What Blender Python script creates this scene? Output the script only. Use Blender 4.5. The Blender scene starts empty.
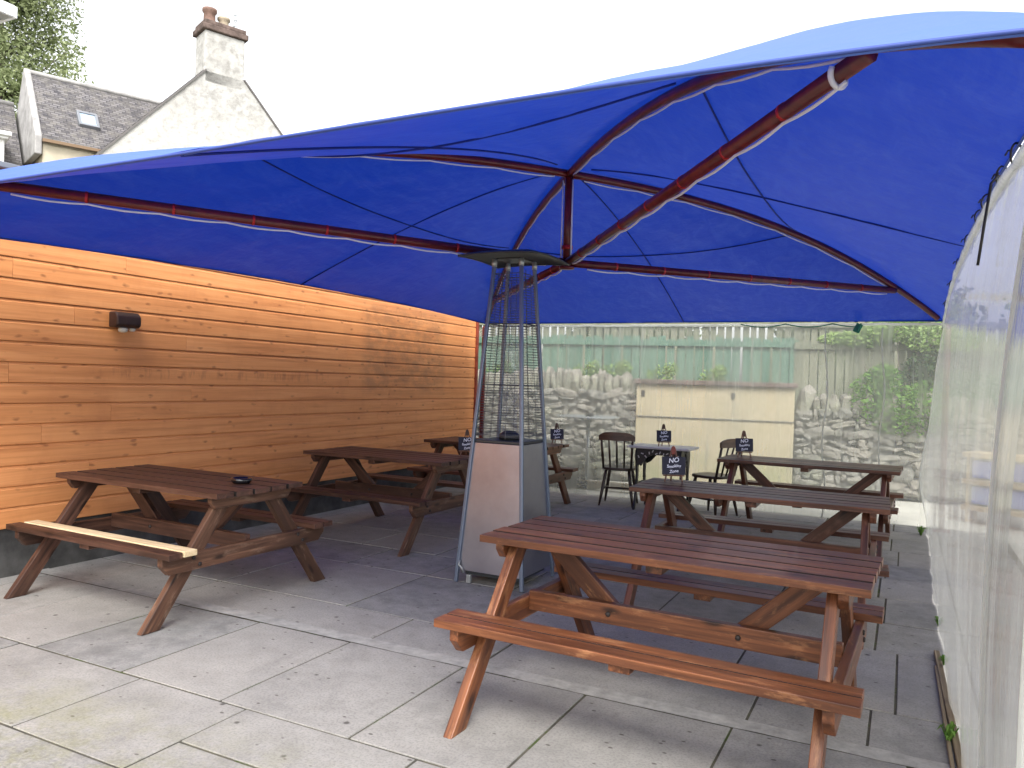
import bpy, bmesh, math, random
from mathutils import Vector, Matrix, noise
R = math.radians
rnd = random.Random(7)
sc = bpy.context.scene
col = sc.collection

# ------------------------------------------------------------------ helpers
def tag(o, label=None, cat=None, group=None, kind=None):
    if label: o['label'] = label
    if cat: o['category'] = cat
    if group: o['group'] = group
    if kind: o['kind'] = kind
    return o

def empty(name, loc=(0, 0, 0), rz=0, label=None, cat=None, group=None):
    o = bpy.data.objects.new(name, None)
    col.objects.link(o)
    o.location = loc
    o.rotation_euler = (0, 0, rz)
    o.empty_display_size = .1
    return tag(o, label, cat, group)

class MB:
    """collects shapes; build() links them as ONE mesh object"""
    def __init__(self):
        self.v = []; self.f = []; self.g = []; self.s = []
    def add(self, vs, fs, gs=None, smooth=False):
        b = len(self.v)
        self.v += [tuple(p) for p in vs]
        self.g += [tuple(p) for p in (gs if gs else vs)]
        for f in fs:
            self.f.append(tuple(b + i for i in f)); self.s.append(smooth)
    def box(self, c, size, M=None, axis=None):
        """box centred at c; gc attribute runs along its longest side"""
        lx, ly, lz = size
        off = Vector((rnd.uniform(0, 40), rnd.uniform(0, 40), rnd.uniform(0, 40)))
        ax = axis if axis is not None else max(range(3), key=lambda i: size[i])
        order = [ax] + [i for i in range(3) if i != ax]
        vs = []; gs = []
        for x in (-1, 1):
            for y in (-1, 1):
                for z in (-1, 1):
                    p = Vector((x * lx / 2, y * ly / 2, z * lz / 2))
                    gs.append(Vector([p[i] for i in order]) + off)
                    if M: p = M @ p
                    vs.append(p + Vector(c))
        fs = [(0, 1, 3, 2), (4, 6, 7, 5), (0, 4, 5, 1), (2, 3, 7, 6), (0, 2, 6, 4), (1, 5, 7, 3)]
        self.add(vs, fs, gs)
    def beam(self, a, b, w, t, side=(0, 1, 0), ends=None):
        """rectangular bar from a to b; w across 'side', t the other way"""
        a = Vector(a); b = Vector(b)
        d = (b - a); L = d.length; x = d.normalized()
        s = Vector(side); y = (s - x * s.dot(x)).normalized(); z = x.cross(y)
        M = Matrix((x, y, z)).transposed()
        self.box((a + b) / 2, (L, w, t), M, 0)
    def prism(self, poly, axis, a0, a1, M=None):
        """poly of 2D points extruded along axis (0,1,2) from a0 to a1"""
        n = len(poly); vs = []; gs = []
        off = Vector((rnd.uniform(0, 40), rnd.uniform(0, 40), rnd.uniform(0, 40)))
        for a in (a0, a1):
            for p in poly:
                q = [0, 0, 0]; o = [i for i in range(3) if i != axis]
                q[axis] = a; q[o[0]] = p[0]; q[o[1]] = p[1]
                q = Vector(q)
                gs.append(Vector((p[0], p[1], a)) + off)
                vs.append(M @ q if M else q)
        fs = [tuple(range(n - 1, -1, -1)), tuple(range(n, 2 * n))]
        for i in range(n):
            j = (i + 1) % n
            fs.append((i, j, n + j, n + i))
        self.add(vs, fs, gs)
    def tube(self, pts, r, n=8, caps=True, smooth=True, sq=None):
        pts = [Vector(p) for p in pts]
        if len(pts) < 2: return
        rr = r if isinstance(r, (list, tuple)) else [r] * len(pts)
        t0 = (pts[1] - pts[0]).normalized()
        up = Vector((0, 0, 1)) if abs(t0.z) < .9 else Vector((1, 0, 0))
        vs = []; gs = []; fs = []; L = 0
        off = rnd.uniform(0, 40)
        nx = None
        for i, p in enumerate(pts):
            if i == 0: t = t0
            elif i == len(pts) - 1: t = (pts[i] - pts[i - 1]).normalized()
            else: t = (pts[i + 1] - pts[i - 1]).normalized()
            if i: L += (p - pts[i - 1]).length
            if nx is None: nx = (up - t * up.dot(t)).normalized()
            else: nx = (nx - t * nx.dot(t)).normalized()
            ny = t.cross(nx)
            for k in range(n):
                a = 2 * math.pi * (k + .5) / n
                vs.append(p + (nx * math.cos(a) + ny * math.sin(a)) * rr[i])
                gs.append((L + off, rr[i] * math.cos(a) + off, rr[i] * math.sin(a)))
        for i in range(len(pts) - 1):
            for k in range(n):
                j = (k + 1) % n
                fs.append((i * n + k, i * n + j, (i + 1) * n + j, (i + 1) * n + k))
        if caps:
            fs.append(tuple(range(n - 1, -1, -1)))
            m = (len(pts) - 1) * n
            fs.append(tuple(range(m, m + n)))
        self.add(vs, fs, gs, smooth)
    def lathe(self, prof, n=24, c=(0, 0, 0), M=None):
        vs = []; fs = []
        for (r, z) in prof:
            for k in range(n):
                a = 2 * math.pi * k / n
                p = Vector((r * math.cos(a), r * math.sin(a), z))
                vs.append((M @ p if M else p) + Vector(c))
        for i in range(len(prof) - 1):
            for k in range(n):
                j = (k + 1) % n
                fs.append((i * n + k, i * n + j, (i + 1) * n + j, (i + 1) * n + k))
        fs.append(tuple(range(n - 1, -1, -1)))
        m = (len(prof) - 1) * n
        fs.append(tuple(range(m, m + n)))
        self.add(vs, fs, None, True)
    def grid(self, nu, nv, fn, smooth=True, gfn=None):
        vs = [fn(i / nu, j / nv) for j in range(nv + 1) for i in range(nu + 1)]
        gs = [gfn(i / nu, j / nv) for j in range(nv + 1) for i in range(nu + 1)] if gfn else None
        fs = [(j * (nu + 1) + i, j * (nu + 1) + i + 1, (j + 1) * (nu + 1) + i + 1, (j + 1) * (nu + 1) + i) for j in range(nv) for i in range(nu)]
        self.add(vs, fs, gs, smooth)
    def rock(self, c, size, seed, sub=2, rough=.25, M=None):
        bm = bmesh.new()
        bmesh.ops.create_icosphere(bm, subdivisions=sub, radius=1)
        vs = []
        for v in bm.verts:
            p = v.co.copy()
            n = noise.noise(p * 1.3 + Vector((seed * 3.7, seed * 1.3, 0)))
            q = Vector([math.copysign(abs(k) ** .7, k) for k in p]) * (1 + rough * n)
            q = Vector((q.x * size[0], q.y * size[1], q.z * size[2]))
            if M: q = M @ q
            vs.append(q + Vector(c))
        self.add(vs, [[v.index for v in f.verts] for f in bm.faces], None, False)
        bm.free()
    def build(self, name, mat, parent=None, bevel=0, loc=None, rz=None):
        me = bpy.data.meshes.new(name)
        me.from_pydata(self.v, [], self.f)
        at = me.attributes.new('gc', 'FLOAT_VECTOR', 'POINT')
        at.data.foreach_set('vector', [x for p in self.g for x in p])
        me.polygons.foreach_set('use_smooth', self.s)
        if mat: me.materials.append(mat)
        me.update()
        o = bpy.data.objects.new(name, me)
        col.objects.link(o)
        if parent: o.parent = parent
        if loc: o.location = loc
        if rz: o.rotation_euler = (0, 0, rz)
        if bevel:
            m = o.modifiers.new('bevel', 'BEVEL'); m.width = bevel; m.segments = 2; m.limit_method = 'ANGLE'
        return o

# ------------------------------------------------------------------ materials
class NT:
    def __init__(self, name):
        self.m = bpy.data.materials.new(name); self.m.use_nodes = True
        self.t = self.m.node_tree; self.t.nodes.clear()
        self.out = self.n('ShaderNodeOutputMaterial')
    def n(self, ty, **kw):
        o = self.t.nodes.new(ty)
        for k, v in kw.items():
            if k.startswith('i_'): 
                key = k[2:]
                key = int(key) if key.isdigit() else key
                o.inputs[key].default_value = v
            else: setattr(o, k, v)
        return o
    def l(self, a, b): self.t.links.new(a, b)
    def attr(self, nm='gc'): return self.n('ShaderNodeAttribute', attribute_name=nm).outputs['Vector']
    def obj(self): return self.n('ShaderNodeTexCoord').outputs['Object']
    def map(self, v, scale=(1, 1, 1), loc=(0, 0, 0)):
        m = self.n('ShaderNodeMapping'); m.inputs['Scale'].default_value = scale; m.inputs['Location'].default_value = loc
        self.l(v, m.inputs['Vector']); return m.outputs[0]
    def noise(self, v, scale=5, detail=4, rough=.55, dist=0):
        m = self.n('ShaderNodeTexNoise'); m.inputs['Scale'].default_value = scale; m.inputs['Detail'].default_value = detail
        m.inputs['Roughness'].default_value = rough; m.inputs['Distortion'].default_value = dist
        if v: self.l(v, m.inputs['Vector'])
        return m.outputs[0]
    def ramp(self, f, stops, interp='LINEAR'):
        m = self.n('ShaderNodeValToRGB'); cr = m.color_ramp; cr.interpolation = interp
        while len(cr.elements) < len(stops): cr.elements.new(.5)
        for e, (p, c) in zip(cr.elements, stops):
            e.position = p
            e.color = (c[0], c[1], c[2], 1) if isinstance(c, (tuple, list)) else (c, c, c, 1)
        self.l(f, m.inputs[0]); return m.outputs[0]
    def mix(self, f, a, b, blend='MIX'):
        m = self.n('ShaderNodeMix', data_type='RGBA', blend_type=blend)
        for s, v in ((m.inputs[0], f), (m.inputs[6], a), (m.inputs[7], b)):
            if isinstance(v, (int, float)): s.default_value = v
            elif isinstance(v, (tuple, list)): s.default_value = (*v[:3], 1)
            else: self.l(v, s)
        return m.outputs[2]
    def math(self, op, a, b=0, c=None, clamp=False):
        m = self.n('ShaderNodeMath', operation=op); m.use_clamp = clamp
        for i, v in enumerate((a, b) if c is None else (a, b, c)):
            if isinstance(v, (int, float)): m.inputs[i].default_value = v
            else: self.l(v, m.inputs[i])
        return m.outputs[0]
    def sep(self, v):
        m = self.n('ShaderNodeSeparateXYZ'); self.l(v, m.inputs[0]); return m.outputs
    def bump(self, h, strength=.3, dist=.01, normal=None):
        m = self.n('ShaderNodeBump'); m.inputs['Strength'].default_value = strength; m.inputs['Distance'].default_value = dist
        self.l(h, m.inputs['Height'])
        if normal: self.l(normal, m.inputs['Normal'])
        return m.outputs[0]
    def bsdf(self, colr, rough=.6, metal=0, normal=None, spec=.5, coat=0, **kw):
        b = self.n('ShaderNodeBsdfPrincipled')
        for s, v in (('Base Color', colr), ('Roughness', rough), ('Metallic', metal), ('Specular IOR Level', spec), ('Coat Weight', coat)):
            if isinstance(v, (int, float)): b.inputs[s].default_value = v
            elif isinstance(v, (tuple, list)): b.inputs[s].default_value = (*v[:3], 1)
            else: self.l(v, b.inputs[s])
        for k, v in kw.items(): b.inputs[k].default_value = v
        if normal: self.l(normal, b.inputs['Normal'])
        self.l(b.outputs[0], self.out.inputs[0])
        return b
    def island(self):
        return self.n('ShaderNodeNewGeometry').outputs['Random Per Island']

def wood(name, dark, mid, light, rough=.45, spec=.5, coat=0, wear=None, wearamt=.5):
    t = NT(name); g = t.attr()
    fine = t.noise(t.map(g, (1.6, 38, 38)), 1.0, 6, .62, .3)
    broad = t.noise(t.map(g, (.9, 7, 7)), 1.0, 3, .5, .6)
    c = t.ramp(fine, [(.34, dark), (.5, mid), (.68, light)])
    c = t.mix(t.ramp(broad, [(.38, 0), (.66, .85)]), c, dark)
    isl = t.island()
    c = t.mix(t.math('MULTIPLY', isl, .35), c, light, 'MIX')
    kn = t.n('ShaderNodeTexVoronoi', feature='F1'); t.l(t.map(g, (3.2, 11, 11)), kn.inputs['Vector']); kn.inputs['Scale'].default_value = 1
    knm = t.ramp(kn.outputs['Distance'], [(.08, .85), (.2, 0)])
    c = t.mix(knm, c, tuple(x * .35 for x in dark))
    if wear:
        w = t.noise(t.map(g, (2.5, 9, 9)), 2.0, 5, .7)
        c = t.mix(t.math('MULTIPLY', t.ramp(w, [(.55, 0), (.66, 1)]), wearamt), c, wear)
    rg = t.math('ADD', t.math('MULTIPLY', fine, .3), rough - .15)
    t.bsdf(c, rg, 0, t.bump(fine, .35, .004), spec, coat)
    return t.m

M = {}
M['wood_orange'] = wood('varnished_red_wood', (.034, .011, .006), (.125, .043, .018), (.29, .105, .040), .42, .4, .05, (.42, .20, .09), .4)
M['wood_red'] = wood('stained_red_brown_wood', (.030, .012, .007), (.112, .043, .024), (.22, .090, .050), .42, .4, .05, (.30, .16, .11), .25)
M['wood_dark'] = wood('stained_dark_brown_wood', (.020, .010, .007), (.074, .033, .022), (.145, .068, .044), .45, .4, 0, (.16, .09, .06), .2)
M['wood_worn'] = wood('worn_brown_wood', (.030, .014, .009), (.095, .044, .026), (.18, .092, .055), .55, .35, 0, (.24, .16, .11), .5)
M['wood_pale'] = wood('bare_pale_wood', (.48, .34, .19), (.66, .52, .31), (.76, .63, .42), .6, .3)
M['wood_grey'] = wood('weathered_timber', (.10, .075, .045), (.22, .17, .11), (.34, .28, .19), .8, .2)
M['chair_wood'] = wood('dark_chair_wood', (.012, .008, .006), (.028, .016, .011), (.06, .033, .02), .35, .5)
M['chair_rail_wood'] = wood('worn_chair_rail_wood', (.03, .018, .012), (.075, .04, .024), (.17, .1, .06), .4, .5)

def simple(name, c, rough=.5, metal=0, spec=.5, nscale=0, namt=.2, bump=0, coat=0):
    t = NT(name); cc = c; nrm = None
    if nscale:
        nz = t.noise(t.obj(), nscale, 5, .6)
        cc = t.mix(t.ramp(nz, [(.35, 0), (.7, 1)]), tuple(x * (1 - namt) for x in c), tuple(min(1, x * (1 + namt)) for x in c))
        if bump: nrm = t.bump(nz, bump, .01)
    t.bsdf(cc, rough, metal, nrm, spec, coat)
    return t.m
M['red_steel'] = simple('red_painted_steel', (.12, .010, .010), .35, 0, .5, 14, .35)
M['red_tie'] = simple('bright_red_tie', (.42, .012, .012), .5)
M['white_cable'] = simple('white_cable', (.72, .72, .74), .45)
M['rope'] = simple('grey_rope', (.42, .41, .38), .8)
M['black'] = simple('black_rubber', (.012, .012, .014), .5)
M['black_iron'] = simple('black_cast_iron', (.012, .012, .013), .45, 0, .5, 20, .3, .1)
M['black_glass'] = simple('black_glass', (.006, .006, .008), .05, 0, .6)
M['lamp_brown'] = simple('brown_enamel', (.035, .016, .012), .45, 0, .4, 12, .3)
M['lens'] = simple('frosted_lens', (.6, .55, .45), .3)
M['bolt'] = simple('rusty_bolt', (.02, .014, .012), .6)
M['grey_metal'] = simple('grey_metal', (.36, .38, .38), .4, .6)
M['table_top_grey'] = simple('pale_table_top', (.52, .52, .50), .35, 0, .5, 9, .1)
M['green_plastic'] = simple('green_plastic', (.015, .22, .12), .4)
M['board_black'] = simple('chalkboard_blue_black', (.006, .007, .024), .5, 0, .4)
M['chalk'] = simple('chalk', (.75, .77, .85), .9)
M['clip_red'] = simple('red_brown_wood', (.18, .03, .02), .45)
M['render_cream'] = simple('cream_render', (.56, .50, .38), .9, 0, .2, 3.5, .12, .2)
M['terracotta'] = simple('terracotta', (.19, .115, .09), .85, 0, .3, 8, .3)
M['buff_pot'] = simple('buff_clay', (.40, .33, .24), .85, 0, .3, 8, .3)
M['sandstone_cap'] = simple('chimney_capping_stone', (.13, .095, .082), .9, 0, .2, 9, .4, .3)
M['stone_skew'] = simple('grey_stone_coping', (.33, .32, .31), .9, 0, .2, 5, .25, .2)
M['white_paint'] = simple('white_paint', (.78, .78, .77), .5)
M['lead'] = simple('lead_flashing', (.20, .21, .23), .5, .2)
M['pane'] = simple('sky_lit_pane', (.30, .38, .47), .08, 0, .8)
M['fascia'] = simple('timber_fascia', (.20, .13, .075), .7)
M['verge'] = simple('dark_verge', (.13, .12, .115), .8)
M['plinth'] = simple('dark_concrete_plinth', (.075, .073, .07), .9, 0, .2, 5, .4, .2)
M['trim_red'] = simple('red_brown_trim', (.20, .035, .018), .5, 0, .4, 10, .3)
M['blue_panel'] = simple('blue_plastic', (.008, .06, .50), .4)
M['blue_flower'] = simple('pale_filigree', (.5, .5, .48), .5)

# brushed steel of the heater
t = NT('brushed_steel'); o = t.obj()
n1 = t.noise(t.map(o, (60, 60, 1.2)), 1, 4, .6); n2 = t.noise(o, 3.5, 4, .6)
c = t.mix(t.ramp(n2, [(.3, 0), (.75, 1)]), (.27, .275, .33), (.36, .365, .42))
t.bsdf(c, t.math('ADD', t.math('MULTIPLY', n2, .14), .24), .95, t.bump(n1, .05, .002, t.bump(n2, .07, .02))); M['steel'] = t.m
t = NT('grey_blue_powder_coat')
t.bsdf((.15, .185, .25), .36, .55); M['post_metal'] = t.m
M['wire'] = simple('dark_wire', (.10, .105, .11), .4, .6)
M['reflector'] = simple('dark_reflector', (.055, .06, .065), .4, .6)
t = NT('heater_glass'); tr = t.n('ShaderNodeBsdfTransparent'); gl = t.n('ShaderNodeBsdfGlossy'); gl.inputs['Roughness'].default_value = .05
mx = t.n('ShaderNodeMixShader'); mx.inputs[0].default_value = .06
t.l(tr.outputs[0], mx.inputs[1]); t.l(gl.outputs[0], mx.inputs[2]); t.l(mx.outputs[0], t.out.inputs[0]); M['tube_glass'] = t.m

# cladding: orange stained pine boards, joints and grain by board
t = NT('orange_stained_pine'); g = t.attr(); isl = t.island()
fine = t.noise(t.map(g, (1.1, 30, 30)), 1, 6, .62, .4)
c = t.ramp(fine, [(.25, (.52, .195, .064)), (.5, (.68, .28, .100)), (.75, (.77, .355, .14))])
c = t.mix(t.math('MULTIPLY', isl, .4), c, (.60, .245, .080))
kn = t.n('ShaderNodeTexVoronoi', feature='F1'); kv = t.n('ShaderNodeVectorMath', operation='MULTIPLY_ADD'); kw = t.n('ShaderNodeTexNoise'); kw.inputs['Scale'].default_value = 2.5; t.l(t.map(g, (5.5, 12, 12)), kw.inputs['Vector']); t.l(kw.outputs['Color'], kv.inputs[0]); kv.inputs[1].default_value = (.35, .35, .35); t.l(t.map(g, (5.5, 12, 12)), kv.inputs[2]); t.l(kv.outputs[0], kn.inputs['Vector']); kn.inputs['Scale'].default_value = 1
c = t.mix(t.ramp(kn.outputs['Distance'], [(.05, .65), (.20, 0)]), c, (.17, .05, .018))
broad_ = t.noise(t.map(g, (.8, 16, 16)), 1, 5, .65, .8); c = t.mix(t.math('MULTIPLY', t.ramp(broad_, [(.52, 0), (.7, 1)]), .5), c, (.36, .12, .04))
op = t.obj(); sx = t.sep(op)
blot = t.noise(t.map(op, (1, 1.6, 1)), 2.2, 6, .68)
c = t.mix(t.math('MULTIPLY', t.ramp(blot, [(.50, 0), (.70, 1)]), .3), c, (.46, .17, .06))
# a rectangular weathered stain left on the boards (wall coordinates)
def band(t, v, a, b, e):
    u = t.n('ShaderNodeMapRange'); u.interpolation_type = 'SMOOTHSTEP'; t.l(v, u.inputs[0]); u.inputs[1].default_value = a - e; u.inputs[2].default_value = a + e
    d = t.n('ShaderNodeMapRange'); d.interpolation_type = 'SMOOTHSTEP'; t.l(v, d.inputs[0]); d.inputs[1].default_value = b - e; d.inputs[2].default_value = b + e
    d.inputs[3].default_value = 1; d.inputs[4].default_value = 0
    return t.math('MULTIPLY', u.outputs[0], d.outputs[0])
st = t.math('MULTIPLY', band(t, sx[1], 7.05, 8.75, .1), band(t, sx[2], 1.28, 2.28, .12))
stn = t.ramp(t.noise(t.map(op, (1, 2.2, 5)), 2.0, 8, .75), [(.40, .1), (.60, 1)])
c = t.mix(t.math('MULTIPLY', t.math('MULTIPLY', st, stn), .45), c, (.13, .075, .045))
st2 = t.math('MULTIPLY', band(t, sx[1], 3.9, 6.4, .25), band(t, sx[2], 1.38, 1.46, .03))
stn2 = t.ramp(t.noise(t.map(op, (1, 14, 3)), 1.5, 5, .7), [(.5, 0), (.6, 1)])
c = t.mix(t.math('MULTIPLY', t.math('MULTIPLY', st2, stn2), .3), c, (.16, .05, .03))
t.bsdf(c, .55, 0, t.bump(fine, .25, .003), .35); M['cladding'] = t.m

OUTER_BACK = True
# canopy fabric: blue, translucent, lighter blue on its outer face
t = NT('blue_canopy_fabric'); o = t.obj()
big = t.noise(o, .9, 4, .6); sm = t.noise(t.map(o, (5, 2, 5)), 1.1, 6, .72, 1.6)
c = t.mix(t.ramp(sm, [(.44, 0), (.74, .75)]), (.004, .032, .38), (.05, .10, .46))
c = t.mix(t.ramp(big, [(.3, 0), (.8, .6)]), c, (.008, .042, .42))
b = t.n('ShaderNodeBsdfPrincipled'); t.l(c, b.inputs['Base Color']); b.inputs['Roughness'].default_value = .45; b.inputs['Specular IOR Level'].default_value = .35
wv = t.noise(t.map(o, (1, 1, 1)), 2.2, 5, .6); nb = t.bump(wv, .5, .04); t.l(nb, b.inputs['Normal'])
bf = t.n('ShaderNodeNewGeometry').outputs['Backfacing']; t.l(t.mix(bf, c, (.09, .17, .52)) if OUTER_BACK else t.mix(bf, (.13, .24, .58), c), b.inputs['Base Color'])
tl = t.n('ShaderNodeBsdfTranslucent'); t.l(t.mix(.6, c, (.010, .052, .44)), tl.inputs['Color'])
mx = t.n('ShaderNodeMixShader'); mx.inputs[0].default_value = .22
t.l(b.outputs[0], mx.inputs[1]); t.l(tl.outputs[0], mx.inputs[2]); t.l(mx.outputs[0], t.out.inputs[0]); M['canopy'] = t.m
M['seam'] = simple('dark_blue_seam', (.004, .014, .17), .7)
M['hem'] = simple('blue_grey_hem', (.03, .06, .26), .6)

def plastic(name, base, streak, lo, hi, vscale, dirt):
    """old polythene: hazy, vertically streaked, part clear"""
    t = NT(name); o = t.obj()
    st = t.noise(t.map(o, vscale), 1, 6, .65, .4)
    fine = t.noise(t.map(o, tuple(v * 4 for v in vscale)), 1, 4, .6)
    cl = t.noise(o, 1.1, 4, .6)
    f = t.math('ADD', t.ramp(st, [(.35, lo), (.72, hi)]), t.math('MULTIPLY', t.ramp(fine, [(.6, 0), (.74, 1)]), streak))
    f = t.math('ADD', f, t.math('MULTIPLY', t.ramp(cl, [(.4, 0), (.75, 1)]), dirt), clamp=True)
    tr = t.n('ShaderNodeBsdfTransparent'); tr.inputs[0].default_value = (.96, .97, .96, 1)
    df = t.n('ShaderNodeBsdfDiffuse'); df.inputs[0].default_value = (*base, 1)
    tl = t.n('ShaderNodeBsdfTranslucent'); tl.inputs[0].default_value = (*base, 1)
    md = t.n('ShaderNodeMixShader'); md.inputs[0].default_value = .82; t.l(df.outputs[0], md.inputs[1]); t.l(tl.outputs[0], md.inputs[2])
    m1 = t.n('ShaderNodeMixShader'); t.l(f, m1.inputs[0]); t.l(tr.outputs[0], m1.inputs[1]); t.l(md.outputs[0], m1.inputs[2])
    gl = t.n('ShaderNodeBsdfGlossy'); gl.inputs['Roughness'].default_value = .12
    nb = t.bump(st, .5, .03); t.l(nb, gl.inputs['Normal'])
    fr = t.n('ShaderNodeFresnel'); fr.inputs[0].default_value = 1.4; t.l(nb, fr.inputs['Normal'])
    m2 = t.n('ShaderNodeMixShader'); t.l(t.math('MULTIPLY', fr.outputs[0], .7), m2.inputs[0]); t.l(m1.outputs[0], m2.inputs[1]); t.l(gl.outputs[0], m2.inputs[2])
    t.l(m2.outputs[0], t.out.inputs[0])
    return t.m
M['sheet_side'] = plastic('milky_side_polythene', (.79, .80, .775), .20, .42, .68, (1, 2.6, .22), .08)
M['sheet_back'] = plastic('clear_back_polythene', (.66, .68, .64), .36, .25, .45, (2.6, 1, .22), .10)
M['sheet_hem'] = plastic('polythene_hem', (.78, .79, .76), .1, .8, .95, (2, 2, 2), .1)

# paving
t = NT('grey_concrete_slabs'); o = t.obj(); isl = t.island(); sx = t.sep(o)
big = t.noise(o, 1.1, 5, .6); mid = t.noise(o, 7, 6, .65); fi = t.noise(o, 90, 3, .6)
c = t.ramp(mid, [(.3, (.145, .143, .137)), (.52, (.235, .231, .220)), (.78, (.33, .32, .30))])
c = t.mix(t.math('MULTIPLY', isl, .65), c, (.33, .31, .28))
c = t.mix(t.math('MULTIPLY', t.ramp(big, [(.42, 0), (.68, 1)]), .38), c, (.125, .124, .122))
c = t.mix(t.ramp(fi, [(.40, .35), (.52, 0)]), c, (.11, .11, .106))
vo = t.n('ShaderNodeTexVoronoi', feature='F1'); t.l(t.map(o, (1, 1, .01)), vo.inputs['Vector']); vo.inputs['Scale'].default_value = 6
wn = t.n('ShaderNodeTexWhiteNoise'); t.l(vo.outputs['Position'], wn.inputs['Vector'])
spot = t.math('MULTIPLY', t.ramp(vo.outputs['Distance'], [(.05, 1), (.10, 0)]), t.math('GREATER_THAN', wn.outputs[0], .45))
c = t.mix(t.math('MULTIPLY', spot, .85), c, (.045, .04, .036))
vo2 = t.n('ShaderNodeTexVoronoi', feature='F1'); t.l(t.map(o, (1, 1.6, .01)), vo2.inputs['Vector']); vo2.inputs['Scale'].default_value = 13
wn2 = t.n('ShaderNodeTexWhiteNoise'); t.l(vo2.outputs['Position'], wn2.inputs['Vector'])
spot2 = t.math('MULTIPLY', t.ramp(vo2.outputs['Distance'], [(.10, 1), (.17, 0)]), t.math('GREATER_THAN', wn2.outputs[0], .72))
c = t.mix(t.math('MULTIPLY', spot2, .8), c, (.05, .042, .035))
wat = t.noise(o, 2.3, 7, .7, .8); c = t.mix(t.math('MULTIPLY', t.ramp(wat, [(.54, 0), (.62, 1)]), .22), c, (.12, .115, .11))
# moss and algae where the rain reaches, in front of the canopy edge
ms = t.n('ShaderNodeMapRange'); t.l(sx[1], ms.inputs[0]); ms.inputs[1].default_value = 2.45; ms.inputs[2].default_value = 1.7
mo = t.math('MULTIPLY', ms.outputs[0], t.ramp(t.noise(o, 2.0, 8, .75), [(.46, 0), (.62, 1)]))
c = t.mix(t.math('MULTIPLY', mo, .8), c, (.17, .17, .045))
gr = t.math('MULTIPLY', ms.outputs[0], t.ramp(t.noise(o, 55, 5, .7), [(.45, 0), (.62, 1)]))
c = t.mix(t.math('MULTIPLY', gr, .28), c, (.46, .43, .38))
h = t.math('ADD', t.math('MULTIPLY', mid, .4), t.math('MULTIPLY', fi, .6))
t.bsdf(c, t.math('SUBTRACT', .82, t.math('MULTIPLY', t.ramp(big, [(.5, 0), (.7, 1)]), .22)), 0, t.bump(h, .45, .004), .4); M['slab'] = t.m
t = NT('joint_dirt'); o = t.obj(); nz = t.noise(o, 5, 6, .7)
c = t.ramp(nz, [(.4, (.065, .062, .052)), (.54, (.10, .092, .07)), (.62, (.055, .075, .025))]); t.bsdf(c, .95, 0, t.bump(nz, .3, .01), .1); M['joint'] = t.m
t = NT('pale_screed_strip'); o = t.obj(); nz = t.noise(o, 12, 6, .7)
c = t.ramp(nz, [(.3, (.20, .196, .186)), (.7, (.36, .35, .325))]); t.bsdf(c, .9, 0, t.bump(nz, .4, .006), .2); M['screed'] = t.m
t = NT('yard_concrete'); o = t.obj(); nz = t.noise(o, 1.4, 8, .65)
c = t.ramp(nz, [(.3, (.40, .39, .35)), (.7, (.56, .54, .48))]); t.bsdf(c, .9, 0, t.bump(nz, .3, .01), .2); M['yard'] = t.m
t = NT('rough_grass'); o = t.obj(); nz = t.noise(o, .5, 8, .7)
c = t.ramp(nz, [(.3, (.05, .08, .025)), (.7, (.10, .12, .05))]); t.bsdf(c, .95, 0, None, .1); M['grassland'] = t.m

# rubble
t = NT('grey_rubble_stone'); o = t.obj(); isl = t.island()
n1 = t.noise(o, 6, 7, .7); n2 = t.noise(o, 1.3, 4, .6)
c = t.ramp(n1, [(.3, (.07, .068, .06)), (.55, (.18, .175, .155)), (.75, (.34, .33, .30))])
c = t.mix(t.math('MULTIPLY', isl, .6), c, (.27, .245, .205))
c = t.mix(t.math('MULTIPLY', t.ramp(n2, [(.5, 0), (.7, 1)]), .5), c, (.22, .24, .15))
t.bsdf(c, .95, 0, t.bump(n1, .6, .02), .2); M['rubble'] = t.m
t = NT('rough_mortar'); o = t.obj(); n1 = t.noise(o, 9, 7, .7); 
c = t.ramp(n1, [(.3, (.07, .067, .058)), (.7, (.20, .19, .17))]); t.bsdf(c, .95, 0, t.bump(n1, .6, .02), .1); M['mortar'] = t.m
t = NT('green_stained_boards'); o = t.obj(); isl = t.island(); n1 = t.noise(t.map(o, (9, 9, .8)), 1, 5, .6)
c = t.ramp(n1, [(.3, (.045, .11, .075)), (.7, (.11, .19, .14))]); c = t.mix(t.math('MULTIPLY', isl, .5), c, (.16, .22, .165)); t.bsdf(c, .85, 0, t.bump(n1, .2, .004), .2); M['fence_green'] = t.m
t = NT('mossy_grey_boards'); o = t.obj(); isl = t.island(); n1 = t.noise(t.map(o, (9, 9, .8)), 1, 5, .6)
c = t.ramp(n1, [(.3, (.09, .10, .065)), (.7, (.20, .205, .145))]); c = t.mix(t.math('MULTIPLY', isl, .5), c, (.24, .23, .175)); t.bsdf(c, .85, 0, t.bump(n1, .2, .004), .2); M['fence_grey'] = t.m

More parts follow.
